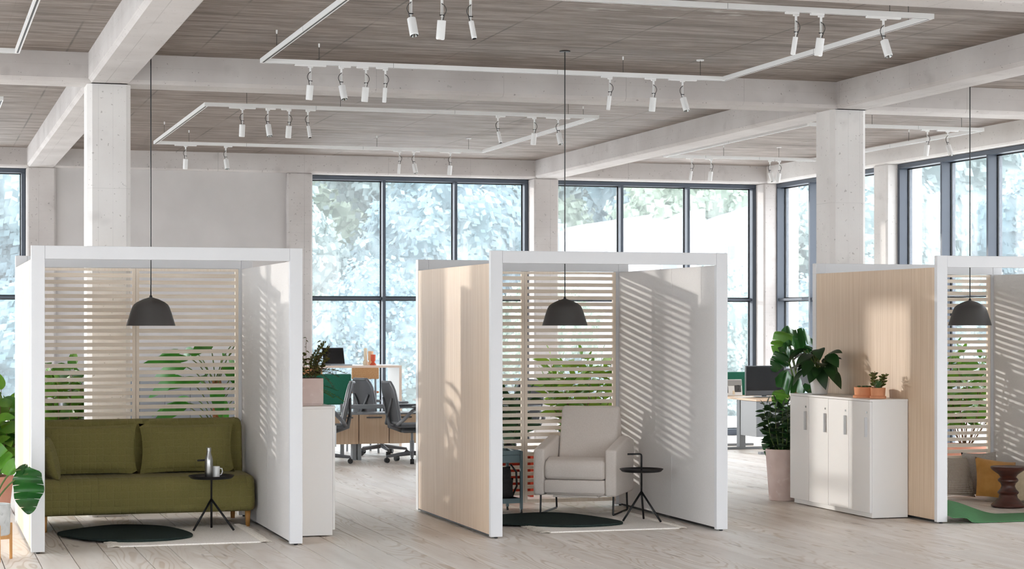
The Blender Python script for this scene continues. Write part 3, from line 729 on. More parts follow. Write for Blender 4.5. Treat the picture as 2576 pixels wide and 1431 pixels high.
def rprof(y0,y1,z0,z1,r=(.03,.03,.03,.03),n=6):
    """rounded rectangle (y,z), radii: bottom-front, bottom-back, top-back, top-front, counterclockwise"""
    out = []
    for (cy,cz,a0,rr) in ((y0+r[0],z0+r[0],math.pi,r[0]),(y1-r[1],z0+r[1],1.5*math.pi,r[1]),(y1-r[2],z1-r[2],0,r[2]),(y0+r[3],z1-r[3],.5*math.pi,r[3])):
        for q in range(n+1):
            a = a0+math.pi/2*q/n; out.append((cy+rr*math.cos(a), cz+rr*math.sin(a)))
    return out
def pillow_uv(o):
    uv_from(o, lambda c: (c.x, c.y))

t = thing('sofa', 'olive green quilted two-seat sofa with wooden legs', 'sofa', (0.885,15.19,0))
SW = 1.665
sweep('seat', rprof(0,.80,.125,.405,(.05,.03,.03,.11)), 0, SW, 'olive_fabric', t, .06)
sweep('backrest', [(y+.0+(z-.36)*.10, z) for y, z in rprof(.56,.72,.36,.826,(.03,.03,.05,.05))], .0, SW-.015, 'olive_fabric', t, .04)
for q, (xa, xb) in enumerate(((.03,.80),(.815,1.565))):
    mm = Matrix.Translation(((xa+xb)/2,.47,.600)) @ Matrix.Rotation(R(78),4,'X')
    o = obj('back_cushion', MB().pillow(xb-xa,.40,.17,n=16), 'olive_fabric', t, smooth=True)
    pillow_uv(o); o.matrix_local = mm
for lx, ly in ((.06,.08),(SW-.05,.09),(.06,.76),(SW-.06,.78)):
    obj('leg', MB().lathe([(.017,0),(.0225,.13)],16,(lx,ly,0)), 'leg_wood', t, smooth=True)
o = obj('throw_pillow', MB().pillow(.36,.34,.12,n=14), 'olive_fabric', None, smooth=True); pillow_uv(o)
o.matrix_world = Matrix.Translation((0.975,15.40,.56)) @ Matrix.Rotation(R(12),4,'Z') @ Matrix.Rotation(R(75),4,'Y')
tag(o, 'olive quilted throw pillow leaning against the left arm end of the sofa', 'pillow')

def side_table(x, y, rz, label):
    t = thing('side_table', label, 'side table', (x,y,.010), rz, 'black tripod tray tables')
    obj('tray', MB().lathe([(0,.394),(.150,.394),(.158,.397),(.176,.416),(.174,.418),(.157,.402),(.150,.400),(0,.400)],48,cap=False), 'black_metal', t, smooth=False)
    obj('pole', MB().tube([(0,0,.215),(0,0,.520),(-.003,0,.531),(-.014,0,.536),(-.118,0,.536)], .0075, 10), 'black_metal', t, smooth=True)
    for q, (lx, ly) in enumerate(((-.165,-.02),(.062,.115),(.10,-.17))):
        obj('leg', MB().tube([(0,0,.235),(lx,ly,.006)], .0085, 10), 'black_metal', t, smooth=True)
    return t
side_table(2.175,15.0,0.35,'black tripod tray table in front of the olive sofa')
side_table(5.565,14.67,0,'black tripod tray table beside the cream armchair')
t = thing('water_bottle', 'brushed steel water bottle on the tray table by the sofa', 'bottle', (2.145,14.93,.410))
obj('body', MB().lathe([(0,0),(.029,0),(.031,.004),(.031,.135),(.028,.155),(.018,.185),(.0155,.205)],28,cap=False), 'steel', t, smooth=True)
obj('cap', MB().lathe([(.0165,.205),(.0175,.207),(.0175,.232),(.0165,.235),(0,.235)],20), 'steel', t)
t = thing('mug', 'small white mug beside the steel bottle', 'mug', (2.205,14.97,.410))
obj('body', MB().lathe([(0,0),(.027,0),(.030,.003),(.030,.088),(.0275,.088),(.0275,.006),(0,.005)],24,cap=False), 'mug_white', t, smooth=False)
obj('handle', MB().tube([(.029,0,.072),(.046,0,.070),(.050,0,.048),(.042,0,.026),(.029,0,.022)], .0045, 8), 'mug_white', t, smooth=True)

# rugs: a woven cream runner with fringe and a dark leaf-shaped mat lying over it
def runner(cx, cy, w, d, rz, label):
    t = thing('rug', label, 'rug', (cx,cy,0), rz, 'cream woven rugs with fringed ends')
    obj('weave', MB().box(-w/2,w/2,-d/2,d/2,0,.010), 'rug_cream', t, bevel=.004)
    r_ = random.Random(int(cx*100))
    for sg in (-1,1):
        mb = MB(); y = -d/2
        while y < d/2:
            L = r_.uniform(.05,.085); dy = r_.uniform(-.012,.012)
            mb.tube([(sg*(w/2-.01),y,.008),(sg*(w/2+L*.5),y+dy*.4,.011),(sg*(w/2+L),y+dy,.004)], [.0055,.0050,.0022], 5); y += .0105
        fo = obj('fringe', mb, 'rug_fringe', t); fo['kind'] = 'stuff'
runner(1.90,14.73,1.02,1.25,0,'cream woven rug with fringed ends in front of the sofa')
runner(5.14,14.75,1.06,1.28,0,'cream woven rug with fringed ends under the armchair')
def leaf_mat(cx, cy, rz, label, pts):
    n = len(pts); out = []
    for k in range(n):
        p0,p1,p2,p3 = (Vector(pts[(k+q)%n]) for q in (-1,0,1,2))
        for q in range(8):
            u = q/8; out.append(tuple(.5*((2*p1)+(-p0+p2)*u+(2*p0-5*p1+4*p2-p3)*u*u+(-p0+3*p1-3*p2+p3)*u**3)))
    o = obj('mat', MB().prism(out,.0105,.030), 'rug_dark', None, bevel=.008, seg=3)
    o.location = (cx,cy,0); tag(o, label, 'rug', 'dark green pebble mats')
leaf_mat(1.5,14.85,0,'dark green pebble-shaped mat lying across the cream rug by the sofa',
         [(-.47,.17),(-.16,.51),(.07,.58),(.36,.34),(.48,-.25),(.30,-.50),(.02,-.54),(-.24,-.40),(-.40,-.13)])
leaf_mat(4.86,14.9,0,'dark green pebble-shaped mat in front of the armchair',
         [(-.56,.05),(-.36,.38),(.10,.50),(.34,.28),(.49,-.33),(.36,-.52),(.02,-.55),(-.32,-.33),(-.50,-.16)])

# ---------------------------------------------------------------- armchair pod
FA = R(-33)          # faces towards the camera's left
t = thing('armchair', 'cream upholstered recliner armchair with black sled legs', 'armchair', (5.37,15.50,.008), FA)
t.scale = (.95,.95,1.0)
# local: x right, y back; front at y=-.36
def prism_x(name, poly, x0, x1, m, parent, bev=.03, seg=4):
    o = obj(name, MB().extr(poly,'x',x0,x1), m, parent, bevel=bev, seg=seg, angle=20); 
    for p in o.data.polygons: p.use_smooth = True
    return o
armp = [(-.36,.165),(.34,.165),(.36,.60),(.16,.635),(-.36,.545)]
for sx in (-.37,.27): prism_x('arm', armp, sx, sx+.10, 'cream_fabric', t, .022)
prism_x('seat_cushion', [(-.375,.30),(-.385,.40),(-.36,.455),(-.25,.478),(.18,.45),(.18,.30)], -.268, .268, 'cream_fabric', t, .03)
prism_x('footrest', [(-.375,.185),(-.375,.295),(.0,.295),(.0,.185)], -.268, .268, 'cream_fabric', t, .012, 2)
prism_x('seat_base', [(-.30,.165),(.30,.165),(.30,.21),(-.30,.21)], -.27, .27, 'cream_fabric', t, .01, 2)
bp = [(.09,.40),(.10,.50),(.205,.85),(.24,.885),(.29,.875),(.36,.52),(.34,.24),(.20,.24)]
prism_x('backrest', bp, -.262, .262, 'cream_fabric', t, .03)
for sx in (-.325,.325):
    s_ = 1 if sx > 0 else -1
    obj('sled_leg', MB().tube([(sx,-.27,.168),(sx,-.285,.012),(sx,-.27,.008),(sx+.0,.26,.008),(sx,.275,.014),(sx,.25,.168)], .0085, 8), 'black_metal', t)
    obj('leg_rail', MB().box(sx-.012,sx+.012,-.29,.27,.160,.168), 'black_metal', t)
obj('lower_panel', MB().rbox(-.2,.2,-.34,-.1,.150,.168,.008,2), 'cream_fabric', t)

t = thing('trolley', 'teal metal trolley with drawer half hidden behind the middle pod post', 'trolley', (4.865,15.66,0), R(6))
W_, D_ = .40, .30
for lx, ly in ((0,0),(-W_,0),(0,D_),(-W_,D_)):
    lg = obj('leg', MB().box(lx-.011,lx+.011,ly-.011,ly+.011,.03,.52), 'teal_metal', t, bevel=.002)
    obj('foot', MB().lathe([(.010,0),(.012,.004),(.008,.03)],10,(lx,ly,0)), 'black_plastic', lg)
obj('top_tray', MB().box(-W_,0,0,D_,.490,.500).box(-W_,0,-.004,.004,.49,.525).box(-W_,0,D_-.004,D_+.004,.49,.525).box(-.004,.004,0,D_,.49,.525).box(-W_-.004,-W_+.004,0,D_,.49,.525), 'teal_metal', t)
dr = obj('drawer', MB().box(-W_+.012,-.012,-.006,D_-.01,.425,.488), 'teal_metal', t, bevel=.003)
obj('grip', MB().box(-W_+.03,-.03,-.012,-.004,.476,.486), 'teal_metal', dr)
obj('shelf', MB().box(-W_,0,0,D_,.095,.103).box(-W_,0,-.004,.004,.085,.125).box(-.004,.004,0,D_,.085,.125).box(-W_-.004,-W_+.004,0,D_,.085,.125).box(-W_,0,D_-.004,D_+.004,.085,.30), 'teal_metal', t)
t = thing('backpack', 'black backpack standing on the lower trolley shelf', 'backpack', (4.68,15.79,.104), R(6))
o = obj('body', MB().pillow(.28,.27,.19,n=12,p=5), 'backpack_fabric', t, smooth=True); o.matrix_local = Matrix.Translation((0,0,.142)) @ Matrix.Rotation(R(90),4,'X') @ Matrix.Rotation(R(90),4,'Z')
o = obj('pocket', MB().pillow(.16,.20,.07,n=8,p=4), 'backpack_fabric', t, smooth=True); o.matrix_local = Matrix.Translation((.02,-.10,.11)) @ Matrix.Rotation(R(90),4,'X') @ Matrix.Rotation(R(90),4,'Z')
obj('strap', MB().tube([(.11,-.06,.30),(.15,-.09,.24),(.155,-.09,.12),(.12,-.07,.03)], .009, 6), 'black_plastic', t, smooth=True)
o = obj('carafe', MB().lathe([(.0,.0),(.036,.0),(.038,.005),(.038,.09),(.030,.12),(.034,.15),(.032,.15),(.028,.12),(.036,.09),(.036,.007),(0,.006)],20,cap=False), 'clear_glass', None, smooth=True)
o.location = (4.715,15.80,.501); tag(o, 'clear glass carafe on top of the teal trolley', 'carafe')

# ---------------------------------------------------------------- cushions, stool and mat in the right pod
def floor_cushion(name, w, h, d, loc, rx, rz, m, label, ry=0):
    o = obj(name, MB().pillow(w,h,d,n=16), m, None, smooth=True)
    o.matrix_world = Matrix.Translation(loc) @ Matrix.Rotation(rz,4,'Z') @ Matrix.Rotation(rx,4,'X') @ Matrix.Rotation(ry,4,'Z')
    return tag(o, label, 'cushion')
floor_cushion('floor_cushion',.42,.38,.16,(8.98,15.74,.205),R(68),R(14),'checked_fabric','beige and brown checked cushion against the slatted screen',R(-4))
floor_cushion('floor_cushion',.38,.38,.15,(9.27,15.50,.195),R(64),R(-8),'mustard','mustard velvet cushion between checked cushion and walnut stool',R(-9))
floor_cushion('floor_cushion',.36,.40,.13,(9.33,15.86,.215),R(78),0,'cushion_grey','pale grey cushion standing behind the mustard one')
floor_cushion('floor_cushion',.40,.36,.14,(8.60,15.90,.19),R(76),R(-6),'cushion_grey','grey cushion mostly hidden behind the white post')
floor_cushion('floor_cushion',.34,.34,.13,(9.42,15.18,.18),R(60),R(-50),'cushion_beige','cream cushion at the picture edge right of the walnut stool',R(10))
t = thing('stool', 'turned dark walnut stool beside the mustard cushion', 'stool', (9.05,14.93,0))
obj('body', MB().lathe([(0,0),(.118,0),(.132,.010),(.133,.022),(.112,.045),(.075,.085),(.068,.115),(.080,.128),(.083,.140),(.062,.165),(.052,.195),(.060,.220),(.079,.240),(.079,.254),(.060,.275),(.075,.300),(.118,.335),(.134,.352),(.136,.366),(.132,.372),(.118,.368),(0,.362)],40,cap=False), 'walnut', t, smooth=False)
for p in t.children[0].data.polygons: p.use_smooth = True
t.children[0].data.set_sharp_from_angle(angle=R(40))
t.scale = (1.1,1.1,.95)
mb = MB(); NX = 40
def matz(x, y):
    f = (y-13.80)/.57; xr = 8.06+(8.62-8.06)*f; w = .09+.45*f; h = .045+.085*f
    a = min(1,max(0,(xr-x)/w)); return .004+h*a*a*(3-2*a)
xs = [7.868+(9.56-7.868)*k/NX for k in range(NX+1)]
vs = []; fs = []
for k, x in enumerate(xs):
    for j in range(5):
        y = 13.80+.57*j/4; z = matz(x,y); vs += [(x,y,z),(x,y,z+.006)]
for k in range(NX):
    for j in range(4):
        a = (k*5+j)*2; b_ = ((k+1)*5+j)*2
        fs += [(a+1,b_+1,b_+3,a+3),(a,a+2,b_+2,b_)]
    a = k*10; b_ = a+10; fs += [(a,b_,b_+1,a+1),(a+8,a+9,b_+9,b_+8)]
for k in (0,NX):
    for j in range(4):
        a = k*10+j*2; fs.append((a,a+1,a+3,a+2))
mb.add(vs,fs)
o = obj('exercise_mat', mb, 'mat_green', None, smooth=False); autosmooth(o, 30)
tag(o, 'green exercise mat with a raised fold on the floor of the right pod', 'mat')

# ---------------------------------------------------------------- white cupboards against the pods
def cupboard(name, x_wall, sgn, y0, y1, label):
    """doors face sgn*x; back against x_wall"""
    t = thing(name, label, 'cupboard', (x_wall,y0,0), 0, 'white low cupboards beside the pods')
    dp, H = .345, .972; L = y1-y0
    def bx(a, b, c_, d, e, f): 
        xa, xb = sgn*a, sgn*b
        return (min(xa,xb), max(xa,xb), c_, d, e, f)
    obj('body', MB().box(*bx(.002,dp-.02,.004,L-.004,.045,H-.018)), 'white_laminate', t, bevel=.0015, seg=1)
    obj('end_panel', MB().box(*bx(.002,dp-.02,0,.018,.008,H-.018)), 'white_laminate', t, bevel=.0015, seg=1)
    obj('plinth', MB().box(*bx(.01,dp-.028,.006,L-.03,.008,.045)), 'white_laminate', t)
    obj('top', MB().box(*bx(.0,dp+.002,-.001,L+.001,H-.018,H)), 'white_laminate', t, bevel=.0015, seg=1)
    w = L/4
    for q in range(4):
        d = obj('door', MB().box(*bx(dp-.019,dp,q*w+.0015,(q+1)*w-.0015,.048,H-.020)), 'white_laminate', t, bevel=.0015, seg=1)
        hy = q*w+.055
        obj('handle', MB().box(*bx(dp-.001,dp+.020,hy-.006,hy+.008,.665,.825)), 'handle_grey', d)
        obj('lock', MB().tube([(sgn*dp,hy,.865),(sgn*(dp+.004),hy,.865)], .009, 14), 'chrome', d)
    return t
pm('steel_flat', (214,216,218), rough=0.45)
cupboard('cupboard', PODX[2], -1, 14.34, 15.855, 'white four-door cupboard against the right pod carrying potted plants')
cupboard('cupboard', PODX[0]+PWD, 1, 14.38, 15.87, 'white cupboard end beside the olive sofa pod carrying a square planter')
# ---------------------------------------------------------------- office furniture at the back
def office_chair(loc, rz, label):
    t = thing('office_chair', label, 'office chair', loc, rz, 'grey mesh office chairs')
    # front is local -y
    for k in range(5):
        a = 2*math.pi*k/5+.3; c_, s_ = math.cos(a), math.sin(a)
        lg = obj('base_leg', MB().tube([(c_*.03,s_*.03,.105),(c_*.30,s_*.30,.075)], [.026,.016], 8), 'chair_frame', t)
        obj('caster', MB().tube([(c_*.30-s_*.022,s_*.30+c_*.022,.030),(c_*.30+s_*.022,s_*.30-c_*.022,.030)], .030, 12).tube([(c_*.30,s_*.30,.075),(c_*.30,s_*.30,.05)],.008,6), 'black_plastic', lg)
    obj('gas_lift', MB().lathe([(.034,.09),(.034,.13),(.026,.13),(.026,.25),(.015,.25),(.015,.38)],14), 'chair_frame', t)
    obj('tilt_box', MB().rbox(-.09,.09,-.12,.14,.34,.40,.03,3), 'dark_grey_metal', t, smooth=True)
    obj('seat', MB().rbox(-.25,.25,-.26,.22,.405,.445,.02,3), 'chair_mesh', t, smooth=True)
    # curved mesh back
    mb = MB(); vs = []; fs = []; nu, nv = 8, 10
    for j in range(nv+1):
        v = j/nv; z = .46+.46*v; w = .215*(1-.35*max(0,v-.72)/.28*max(0,v-.72)/.28)*(0.86+.14*min(1,v*2.2))
        for i in range(nu+1):
            u = -1+2*i/nu
            y = .24+.10*v*v-.045*(1-u*u)*0-.03*u*u*-1*0 + .02*math.sin(v*3.1) - .035*u*u
            vs.append((u*w,y,z)); 
    for j in range(nv):
        for i in range(nu):
            a = j*(nu+1)+i; fs.append((a,a+1,a+nu+2,a+nu+1))
    n0 = len(vs); vs += [(x,y+.008,z) for x,y,z in vs]; fs += [tuple(n0+q for q in reversed(f)) for f in list(fs)]
    obj('mesh_back', mb.add(vs,fs), 'chair_mesh', t, smooth=True)
    rim = []
    W_ = nu+1
    order = [j*W_ for j in range(nv,-1,-1)]+[i for i in range(1,nu+1)]+[j*W_+nu for j in range(1,nv+1)]+[nv*W_+i for i in range(nu-1,-1,-1)]
    obj('back_frame', MB().tube([vs[q] for q in order], .017, 8), 'chair_frame', t, smooth=True)
    obj('spine', MB().tube([(0,.12,.37),(0,.27,.42),(.0,.30,.56)], [.03,.028,.02], 8).tube([(0,.30,.52),(.15,.295,.74)],.014,6).tube([(0,.30,.52),(-.15,.295,.74)],.014,6), 'chair_frame', t, smooth=True)
    for sx in (-1,1):
        a = obj('arm', MB().tube([(sx*.20,.24,.44),(sx*.29,.20,.50),(sx*.30,.10,.60),(sx*.30,.02,.63)], [.022,.022,.02,.018], 8), 'chair_frame', t, smooth=True)
        obj('arm_pad', MB().rbox(sx*.30-.045,sx*.30+.045,-.16,.10,.625,.655,.014,3), 'dark_grey_metal', a, smooth=True)
    return t
office_chair((5.44,21.72,0), R(95), 'grey mesh office chair in front of the oak drawers, facing right')
office_chair((4.42,21.75,0), R(-100), 'grey mesh office chair half hidden by the white cupboard, facing left')
office_chair((5.40,23.05,0), R(110), 'grey mesh office chair behind the oak drawer desk')
office_chair((6.62,21.6,0), R(-60), 'grey mesh office chair seen through the slats of the middle pod')

t = thing('drawer_desk', 'desk with oak drawer fronts and grey steel legs behind the office chairs', 'desk', (4.6,22.16,0))
for q, (a, b) in enumerate(((.0,.315),(.32,.675),(.68,1.03),(1.035,1.4))):
    d = obj('drawer', MB().box(a+.003,b-.003,0,.45,.192,.530), 'drawer_oak', t, bevel=.002, seg=1)
    obj('handle', MB().box((a+b)/2-.09,(a+b)/2+.09,-.014,-.002,.49,.505), 'dark_grey_metal', d)
for lx in (.255,.315,1.3): obj('leg', MB().box(lx,lx+.045,.06,.16,0,.192), 'grey_metal', t, bevel=.002)
obj('counter', MB().box(-.01,1.41,-.004,.46,.530,.545), 'grey_metal', t)
obj('beam', MB().box(.26,2.4,.18,.24,.590,.640).box(.30,.34,.18,.24,.545,.59).box(1.3,1.34,.18,.24,.545,.59), 'grey_metal', t, bevel=.003)
obj('top', MB().box(1.25,2.5,.50,1.15,.640,.665), 'white_laminate', t)
t = thing('desk_screen', 'green felt desk screen left of the office chairs', 'screen', (4.30,22.85,.0))
obj('panel', MB().rbox(-.30,.68,0,.035,.62,.985,.015,2), 'green_felt', t)
for lx in (-.2,.55): obj('leg', MB().box(lx,lx+.04,-.005,.04,0,.63), 'grey_metal', t)

t = thing('high_table', 'white standing table with open frame by the rear window', 'table', (4.15,23.98,0))
obj('top', MB().box(0,1.72,0,.62,1.030,1.058), 'white_laminate', t)
obj('edge', MB().box(-.003,1.723,-.004,0,1.030,1.058), 'table_edge', t)
e = obj('end_panel', MB().box(1.69,1.72,.0,.62,0,1.030), 'white_laminate', t); obj('edge', MB().box(1.69,1.723,-.004,0,0,1.03), 'table_edge', e)
obj('end_panel', MB().box(0,.03,.0,.62,0,1.030), 'white_laminate', t)
t = thing('laptop', 'open laptop with black screen on the standing table', 'laptop', (5.09,24.16,1.058), R(14))
obj('base', MB().box(-.15,.15,-.11,.11,.0,.014), 'laptop_grey', t, bevel=.003)
l_ = obj('lid', MB().box(-.15,.15,-.006,.0,0,.215), 'laptop_grey', t, bevel=.003); l_.location = (0,.105,.012); l_.rotation_euler = (R(-14),0,0)
obj('display', MB().box(-.145,.145,-.0075,-.0055,.008,.208), 'screen_black', l_)
def vase(loc, prof, m, label):
    o = obj('vase', MB().lathe(prof,24,cap=False), m, None, smooth=True); o.data.set_sharp_from_angle(angle=R(50)); o.location = loc; tag(o, label, 'vase')
vase((5.46,24.22,1.058),[(0,0),(.03,.0),(.034,.03),(.028,.055),(.017,.068),(.021,.075),(.021,.215),(.017,.215),(.017,.08),(0,.075)],'vase_cream','tall cream candle vase on the standing table')
vase((5.545,24.30,1.058),[(0,0),(.036,.0),(.036,.035),(.02,.05),(.034,.062),(.034,.175),(.03,.175),(.03,.07),(0,.065)],'vase_peach','peach vase partly behind the red one')
vase((5.54,24.14,1.058),[(0,0),(.042,.0),(.042,.006),(.032,.022),(.016,.042),(.03,.060),(.032,.075),(.032,.135),(.028,.135),(.028,.07),(0,.06)],'vase_red','brick red vase on the standing table')
def bar_chair(loc, rz, label):
    t = thing('bar_chair', label, 'chair', loc, rz, 'tall chairs with cork backrests')
    obj('backrest', MB().rbox(-.17,.17,.17,.20,.905,1.045,.012,3), 'cork', t, smooth=True)
    for sx in (-.13,.13):
        obj('leg', MB().tube([(sx*1.15,.26,0),(sx*1.05,.165,.60),(sx,.165,1.02)], .013, 8), 'grey_metal', t)
        obj('leg', MB().tube([(sx*1.15,-.18,0),(sx,-.14,.73)], .013, 8), 'grey_metal', t)
    obj('seat', MB().rbox(-.18,.18,-.19,.17,.73,.755,.012,3), 'terracotta_seat', t, smooth=True)
    obj('footring', MB().tube([(-.15,-.17,.28),(.15,-.17,.28)], .010, 8), 'grey_metal', t)
bar_chair((5.30,23.62,0), R(178), 'cork-backed bar chair standing before the high table')
bar_chair((4.92,24.85,0), R(5), 'cork-backed bar chair on the window side of the high table')
for ch in (bpy.data.objects['bar_chair'],): ch.rotation_euler = (0,0,R(180)); ch.location = (5.28,23.62,0)

# grey lockers along the blank rear bay
t = thing('locker_row', 'row of low grey lockers along the plain rear wall', 'lockers', (1.75,24.82,0))
obj('carcass', MB().box(0,2.85,.02,.5,.03,.90), 'locker_grey', t)
for q in range(9): obj('door', MB().box(q*.3166+.003,(q+1)*.3166-.003,0,.02,.04,.89), 'locker_grey', t, bevel=.002, seg=1)
# desk in the right rear corner
t = thing('corner_desk', 'grey height-adjustable desk with oak-edged top in the right rear corner', 'desk', (9.89,22.1,0))
obj('top', MB().box(0,1.35,0,1.55,.628,.650), 'drawer_oak', t, bevel=.003)
obj('pedestal', MB().box(.01,.42,.02,.5,.19,.625), 'grey_metal', t, bevel=.003)
for ly in (.62,1.30):
    lg = obj('leg', MB().box(.05,.13,ly,ly+.10,.03,.628), 'grey_metal', t, bevel=.003)
    obj('foot', MB().box(-.12,.55,ly+.01,ly+.09,0,.03), 'grey_metal', lg, bevel=.004)
obj('foot_bar', MB().box(-.10,.6,-.9+.55,-.9+.63,0,.028), 'grey_metal', t, bevel=.003)
t = thing('desk_screen', 'green felt screen on the corner desk behind a photo card', 'screen', (9.80,23.45,.652))
obj('panel', MB().rbox(-.1,.58,0,.03,0,.305,.013,2), 'green_felt', t)
t = thing('photo_card', 'large printed interior photo leaning on the green screen', 'picture', (10.03,23.36,.652))
obj('sheet', MB().obox((.09,0,.105),.26,.006,.21,rx=R(-8)), 'paper_white', t)
def printed(x, z, w, h, m): return obj('print', MB().obox((x,-.0042+(z-.105)*math.tan(R(8)),z),w,.003,h,rx=R(-8)), m, t)
printed(.09,.165,.25,.075,'photo_mid'); printed(.16,.09,.09,.09,'photo_dark'); printed(.0,.08,.05,.09,'photo_dark'); printed(.10,.04,.03,.05,'vase_cream'); printed(.17,.10,.03,.05,'paper_white')
o = obj('notebook', MB().box(0,.22,0,.16,0,.006), 'paper_white', None); o.location = (9.98,22.75,.651); o.rotation_euler = (0,0,R(12)); tag(o, 'open white papers lying on the corner desk', 'papers')
t = thing('monitor', 'black computer monitor standing on the corner desk', 'monitor', (10.30,22.75,.652), R(-6))
obj('foot', MB().rbox(-.12,.12,-.08,.10,0,.012,.005,2), 'grey_metal', t)
obj('neck', MB().box(-.03,.03,.03,.05,.01,.25), 'grey_metal', t)
o = obj('case', MB().rbox(-.26,.26,-.01,.03,.02,.40,.008,2), 'dark_grey_metal', t)
obj('display', MB().box(-.245,.245,-.013,-.009,.085,.388), 'screen_black', o)
t = thing('monitor', 'second dark monitor on a silver arm right of the black monitor', 'monitor', (10.62,22.95,.652))
obj('clamp', MB().lathe([(.03,0),(.03,.02),(.015,.02),(.015,.22)],12), 'steel', t); obj('beam', MB().tube([(0,0,.21),(-.18,-.05,.25),(-.28,0,.25)],.016,8), 'steel', t, smooth=True)
o = obj('case', MB().rbox(-.02,.5,-.08,-.05,.08,.36,.01,2), 'dark_grey_metal', t)
# low orange bench behind the armchair pod
t = thing('bench', 'orange-red low bench seen through the slats behind the armchair', 'bench', (4.50,16.75,0))
obj('seat', MB().box(0,.82,0,.42,.395,.425), 'orange_shelf', t, bevel=.004)
for lx in (0,.79): obj('side', MB().box(lx,lx+.03,0,.42,.03,.395), 'orange_shelf', t)
obj('shelf', MB().box(.03,.79,0,.42,.06,.085), 'orange_shelf', t); obj('back_panel', MB().box(.03,.79,.40,.42,.085,.395), 'orange_shelf', t)

# ---------------------------------------------------------------- plants
def leaf_mesh(L, W, droop=.25, fold=.18, n=7, tip=1.0, name='leaf'):
    vs = []; fs = []
    for i in range(n+1):
        t_ = i/n; w = W/2*(math.sin(math.pi*t_**.85)**.8)*(1-.15*t_)*tip if 0 < i < n else .0006
        y = L*t_; z = -droop*L*t_*t_
        vs += [(-w,y,z+fold*w),(0,y,z),(w,y,z+fold*w)]
    for i in range(n):
        a = i*3; fs += [(a,a+1,a+4,a+3),(a+1,a+2,a+5,a+4)]
    me = bpy.data.meshes.new(name); me.from_pydata(vs,[],fs)
    for p in me.polygons: p.use_smooth = True
    return me
def monstera_mesh(L, W, slits=5, droop=.35, seed=1, gap=.16):
    r_ = random.Random(seed); vs = []; fs = []
    def z_(x, y): return -droop*(y/L)**2*L*.6 - .55*abs(x/W)**2*W*.5 + .03*math.sin(y*40/L*.3)
    def half(t_):   # heart outline, t from -0.18 (lobes) to 1
        if t_ <= 0: return W/2*math.sqrt(max(0,1-(t_/.2)**2))*.82
        return W/2*(1-t_**2.1)**.62*(.82+.45*t_*(1-t_)*1.6)
    def fing(t0, t1, sg, cut):
        nb = 4; base = len(vs)
        for j in range(nb+1):
            f = j/nb
            for i in range(5):
                s_ = i/4; x_in = .035*W
                tt = t0+(t1-t0)*f
                if cut:   # narrower towards the margin leaves a slit
                    mid = (t0+t1)/2; tt = mid+(tt-mid)*(1-gap*1.7*max(0,s_-.5))
                wx = half(min(.995,max(-.195,tt))); x = x_in*0+(wx)*s_
                y = tt*L+ .10*L*s_*(1-max(0,tt))*.5
                vs.append((sg*x, y, z_(x,y)+.02*W*s_*(1-s_)))
        for j in range(nb):
            for i in range(4):
                a = base+j*5+i; q = (a,a+1,a+6,a+5); fs.append(q if sg > 0 else tuple(reversed(q)))
    cuts = [-.195,.06]+[.06+(.94)*(k+1)/slits for k in range(slits)]
    for sg in (1,-1):
        cc = [c_ + (r_.uniform(-.02,.02) if 0 < q < len(cuts)-1 else 0) for q, c_ in enumerate(cuts)]
        for a, b in zip(cc[:-1], cc[1:]): fing(a, min(b,.995), sg, a > -.1)
    me = bpy.data.meshes.new('leaf'); me.from_pydata(vs,[],fs)
    for p in me.polygons: p.use_smooth = True
    return me
def orient(base, d, up=Vector((0,0,1)), sc=1.0, roll=0.0):
    d = Vector(d).normalized(); x = d.cross(up)
    if x.length < 1e-4: x = Vector((1,0,0))
    x.normalize(); n = x.cross(d)
    m = Matrix((( x.x,d.x,n.x,0),(x.y,d.y,n.y,0),(x.z,d.z,n.z,0),(0,0,0,1)))
    return Matrix.Translation(base) @ m @ Matrix.Rotation(roll,4,'Y') @ Matrix.Scale(sc,4)
def leaf(me, parent, base, d, sc=1.0, roll=0.0, up=Vector((0,0,1))):
    o = bpy.data.objects.new('leaf', me); COL.objects.link(o); o.parent = parent; o.matrix_local = orient(base, d, up, sc, roll); return o
def lm(me, m): me.materials.append(M[m]); return me
def pot(parent, prof, m, soil_z, soil_r, name='pot', n=32):
    o = obj(name, MB().lathe(prof,n,cap=False), m, parent, smooth=True); o.data.set_sharp_from_angle(angle=R(35))
    obj('soil', MB().lathe([(soil_r,soil_z),(0,soil_z+.01)],20,cap=False), 'soil', parent); return o
def curve(p0, p1, bow, n=6):
    p0, p1, bow = Vector(p0), Vector(p1), Vector(bow)
    return [p0.lerp(p1,k/n)+bow*math.sin(math.pi*k/n) for k in range(n+1)]
